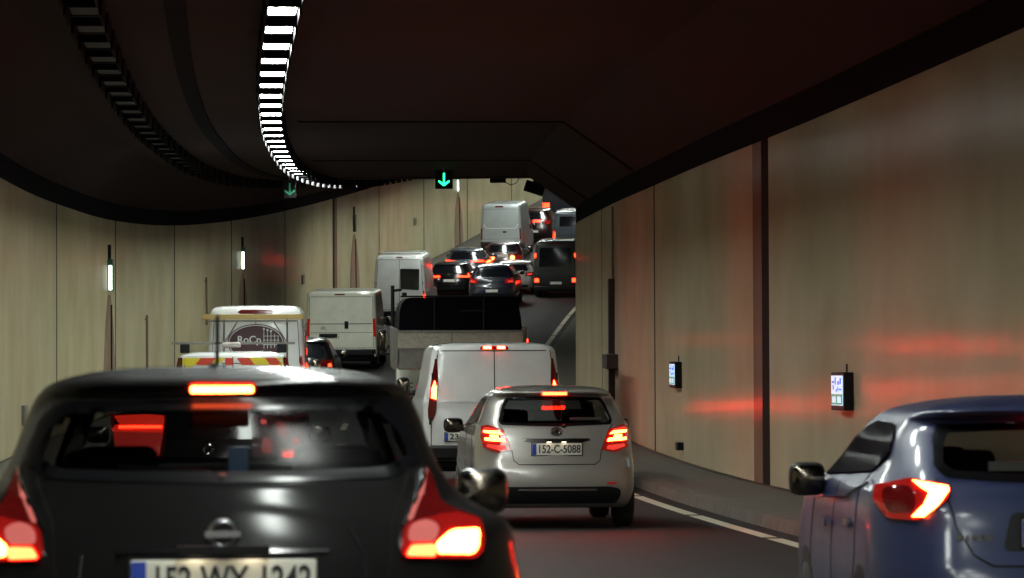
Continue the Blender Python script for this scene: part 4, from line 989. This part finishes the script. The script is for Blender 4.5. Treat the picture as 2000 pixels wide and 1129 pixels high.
# white flat-backed van
rt, sh = van(113, .2, 'cream white van with plain tailgate and tall red lamps left of the truck', 'delivery_van', 'p_whiteold', 2.16, 2.42, 5.2, tumble=.04, topround=.07, slope=.03,
    lamp=[(.98,1.02),(.96,1.58),(1.03,1.58),(1.06,1.02)], glow=[], split=None, plate_at=(-.35,1.05,''), door_z=.68, bumper=.64, hinges=False, handle=[(.10,1.27),(.22,1.27),(.22,1.50),(.10,1.50)], high=[(-.2,2.30),(.12,2.30),(.12,2.34),(-.2,2.34)], high_m='darklens')
sh.strip('crease', [(-.95,1.42),(.95,1.42)], 'rear', .02, 'joint', rt, off=.004); sh.strip('crease', [(-.95,1.15),(.95,1.15)], 'rear', .012, 'joint', rt, off=.004)
sh.patch('plate_recess', [(-.68,1.0),(-.12,1.0),(-.12,1.12),(-.68,1.12)], 'rear', 'black', rt, off=.03, grid=.1)
y = sh.hit(-.55,1.3,'rear')[0].y-.012
q = MB()
for zz in (1.27,1.32):
    for sg in (-1,1): q.box((-.55+sg*.035,y,zz),(.085,.008,.018), Matrix.Rotation(sg*R(30),3,'Y'))
q.build('badge', 'steel', rt)
sh.patch('bumper_cover', [(-1.04,.32),(1.04,.32),(1.04,.64),(-1.04,.64)], 'rear', 'black', rt, off=.02, grid=.15, rnd=.03)

# van with one glazed rear door
rt, sh = van(139, -.15, 'white high roof van with one dark window in its right rear door', 'high_roof_van', 'p_white', 2.0, 2.6, 5.6, tumble=.12, topround=.12,
    lamp=[(.90,.80),(.88,1.25),(.93,1.28),(.975,.80)], glow=[[(.90,.98),(.90,1.12),(.955,1.12),(.96,.98)]], glow_sides=(1,), windows=[[(.03,1.33),(.74,1.28),(.76,2.08),(.03,2.10)]], plate_at=(0,.7,''), high=[(-.12,2.50),(.12,2.50),(.1,2.54),(-.1,2.54)], high_m='darklens', door_top=2.44, handle=[(.1,1.05),(.28,1.05),(.28,1.2),(.1,1.2)])
MB().tube([(-.8,.2,2.66),(.8,.2,2.66)], .02).tube([(-.8,2.2,2.66),(.8,2.2,2.66)], .02).tube([(-.8,.2,2.66),(-.8,3,2.66)], .02).tube([(.8,.2,2.66),(.8,3,2.66)], .02).build('roof_rack', 'steel', rt)

# black hatch with L shaped lamp, pale suv, maroon car
car(155, .2, 'black hatchback with hooked orange lamp right of the white window van', 'hatchback_car', 'p_black', 1.82, 1.46, 4.3, high=False, lens='darklens',
    lamp=[(.36,.82),(.36,.98),(.85,1.0),(.88,.82)], glow=[[(.36,.86),(.84,.84),(.86,1.0),(.78,1.0),(.77,.91),(.40,.93)]], platez=.72)
car(162.5, .05, 'dark estate car with paired slanted brake lamps above the black hatchback', 'estate_car', 'p_grey', 1.82, 1.62, 4.3, high=False, lens='darklens',
    lamp=[(.28,1.0),(.28,1.10),(.86,1.14),(.88,1.0)], glow=[[(.30,1.05),(.30,1.09),(.84,1.13),(.86,1.04),(.7,1.03)]], platez=.8)
car(169, 1.05, 'maroon car with two round glaring brake lamps below the silver van', 'saloon_car', 'p_maroon', 1.84, 1.5, 4.4, high=False,
    lamp=[(.46,.72),(.46,.9),(.86,.92),(.88,.74)], glow=[[(.47+.10*math.cos(a*math.pi/5),.81+.10*math.sin(a*math.pi/5)) for a in range(10)]], gm='brakehot', platez=.9)
# big van far
rt, sh = van(180, -.3, 'silver white high roof van high on the far slope beside the left wall', 'high_roof_van', 'p_vansilver', 2.06, 2.68, 5.6, tumble=.10, topround=.12, bumper=.62, door_z=.98, split=None, hinges=False,
    lamp=[(.92,.95),(.91,1.5),(.97,1.5),(.99,.95)], lens='darklens', glow=[], plate_at=(-.35,.66,''), high=[(-.28,2.52),(.14,2.52),(.12,2.60),(-.26,2.60)], high_m='darklens', door_top=2.44)
sh.patch('bumper_cover', [(-.98,.30),(.98,.30),(.99,.84),(-.99,.84)], 'rear', 'p_maroon', rt, off=.03, grid=.15, rnd=.05)
sh.patch('rear_window', [(-.80,1.60),(.80,1.60),(.76,2.36),(-.76,2.36)], 'rear', 'p_grey' if False else 'p_vansilver', rt, off=.02, grid=.15, rnd=.08)
sh.strip('crease', [(-.85,1.70),(-.72,1.50),(.72,1.50),(.85,1.70)], 'rear', .05, 'white', rt, off=.02, step=.1)
sh.patch('door_handle', [(.10,1.28),(.28,1.28),(.28,1.36),(.10,1.36)], 'rear', 'black', rt, off=.03, grid=.1)
car(190, .05, 'dark red car with lit centre brake lamp right of the far silver van', 'suv_car', 'p_maroon', 1.9, 1.75, 4.4, high=False, glow=[[(.74,1.0),(.74,1.05),(.78,1.05),(.78,1.0)]], gm='taildim',
    extra=[([(.0,1.08),(.10,1.08),(.10,1.20),(.0,1.20)],'brakefar'),([(.13,1.08),(.23,1.08),(.23,1.20),(.13,1.20)],'brakefar'),([(.26,1.08),(.36,1.08),(.36,1.20),(.26,1.20)],'brakefar')], platez=.62)
rt, sh = van(203, -.3, 'black box van at the far top of the queue with one lit lamp', 'box_van', 'p_navy', 2.1, 2.1, 5.6, tumble=.05, lamp=[(.85,.8),(.85,1.05),(1.0,1.05),(1.0,.8)], glow=[[(.62,.82),(.62,1.05),(1.0,1.05),(1.0,.82)]], glow_sides=(-1,), plate_at=(0,.6,''))

# ---------- right lane, far
car(149, 2.55, 'navy blue SUV with white plate just above the tipper truck load', 'suv_car', 'p_navy', 1.90, 1.70, 4.4, high=False, gm='taildim', glow=[[(.66,1.0),(.66,1.06),(.84,1.08),(.86,1.0)]], lens='redlens', platez=.66, rack=False)
car(156.5, 2.75, 'white car mostly hidden ahead of the navy SUV', 'hatchback_car', 'p_silver', 1.9, 1.40, 4.2, high=False, gm='taildim', lens='darklens')
rt, sh = van(154.5, 4.75, 'dark green van with four small red lamps beside the right wall', 'people_carrier', 'p_green', 1.9, 2.36, 5.2, tumble=.12, lamp=[(.70,.62),(.70,.86),(.88,.86),(.90,.62)], lens='darklens',
    glow=[[(.70,.66),(.70,.82),(.86,.82),(.88,.66)],[(.80,1.70),(.80,1.86),(.86,1.86),(.87,1.70)]], windows=[[(-.68,1.30),(.68,1.30),(.64,2.10),(-.64,2.10)]], plate_at=(0,.62,''), split=None, hinges=False, high=[(-.3,2.24),(.3,2.24),(.3,2.28),(-.3,2.28)], high_m='darklens')
rt, sh = van(184, 2.75, 'blue grey van above the dark green van with one upright lamp lit', 'panel_van', 'p_grey', 1.98, 2.05, 5.0, lamp=[(.84,.6),(.84,1.15),(.92,1.2),(.95,.6)], glow=[[(.83,.62),(.83,1.0),(.90,1.05),(.94,.62)]], glow_sides=(-1,), plate_at=(0,.6,''), windows=[[(-.62,1.3),(.62,1.3),(.58,1.8),(-.58,1.8)]])
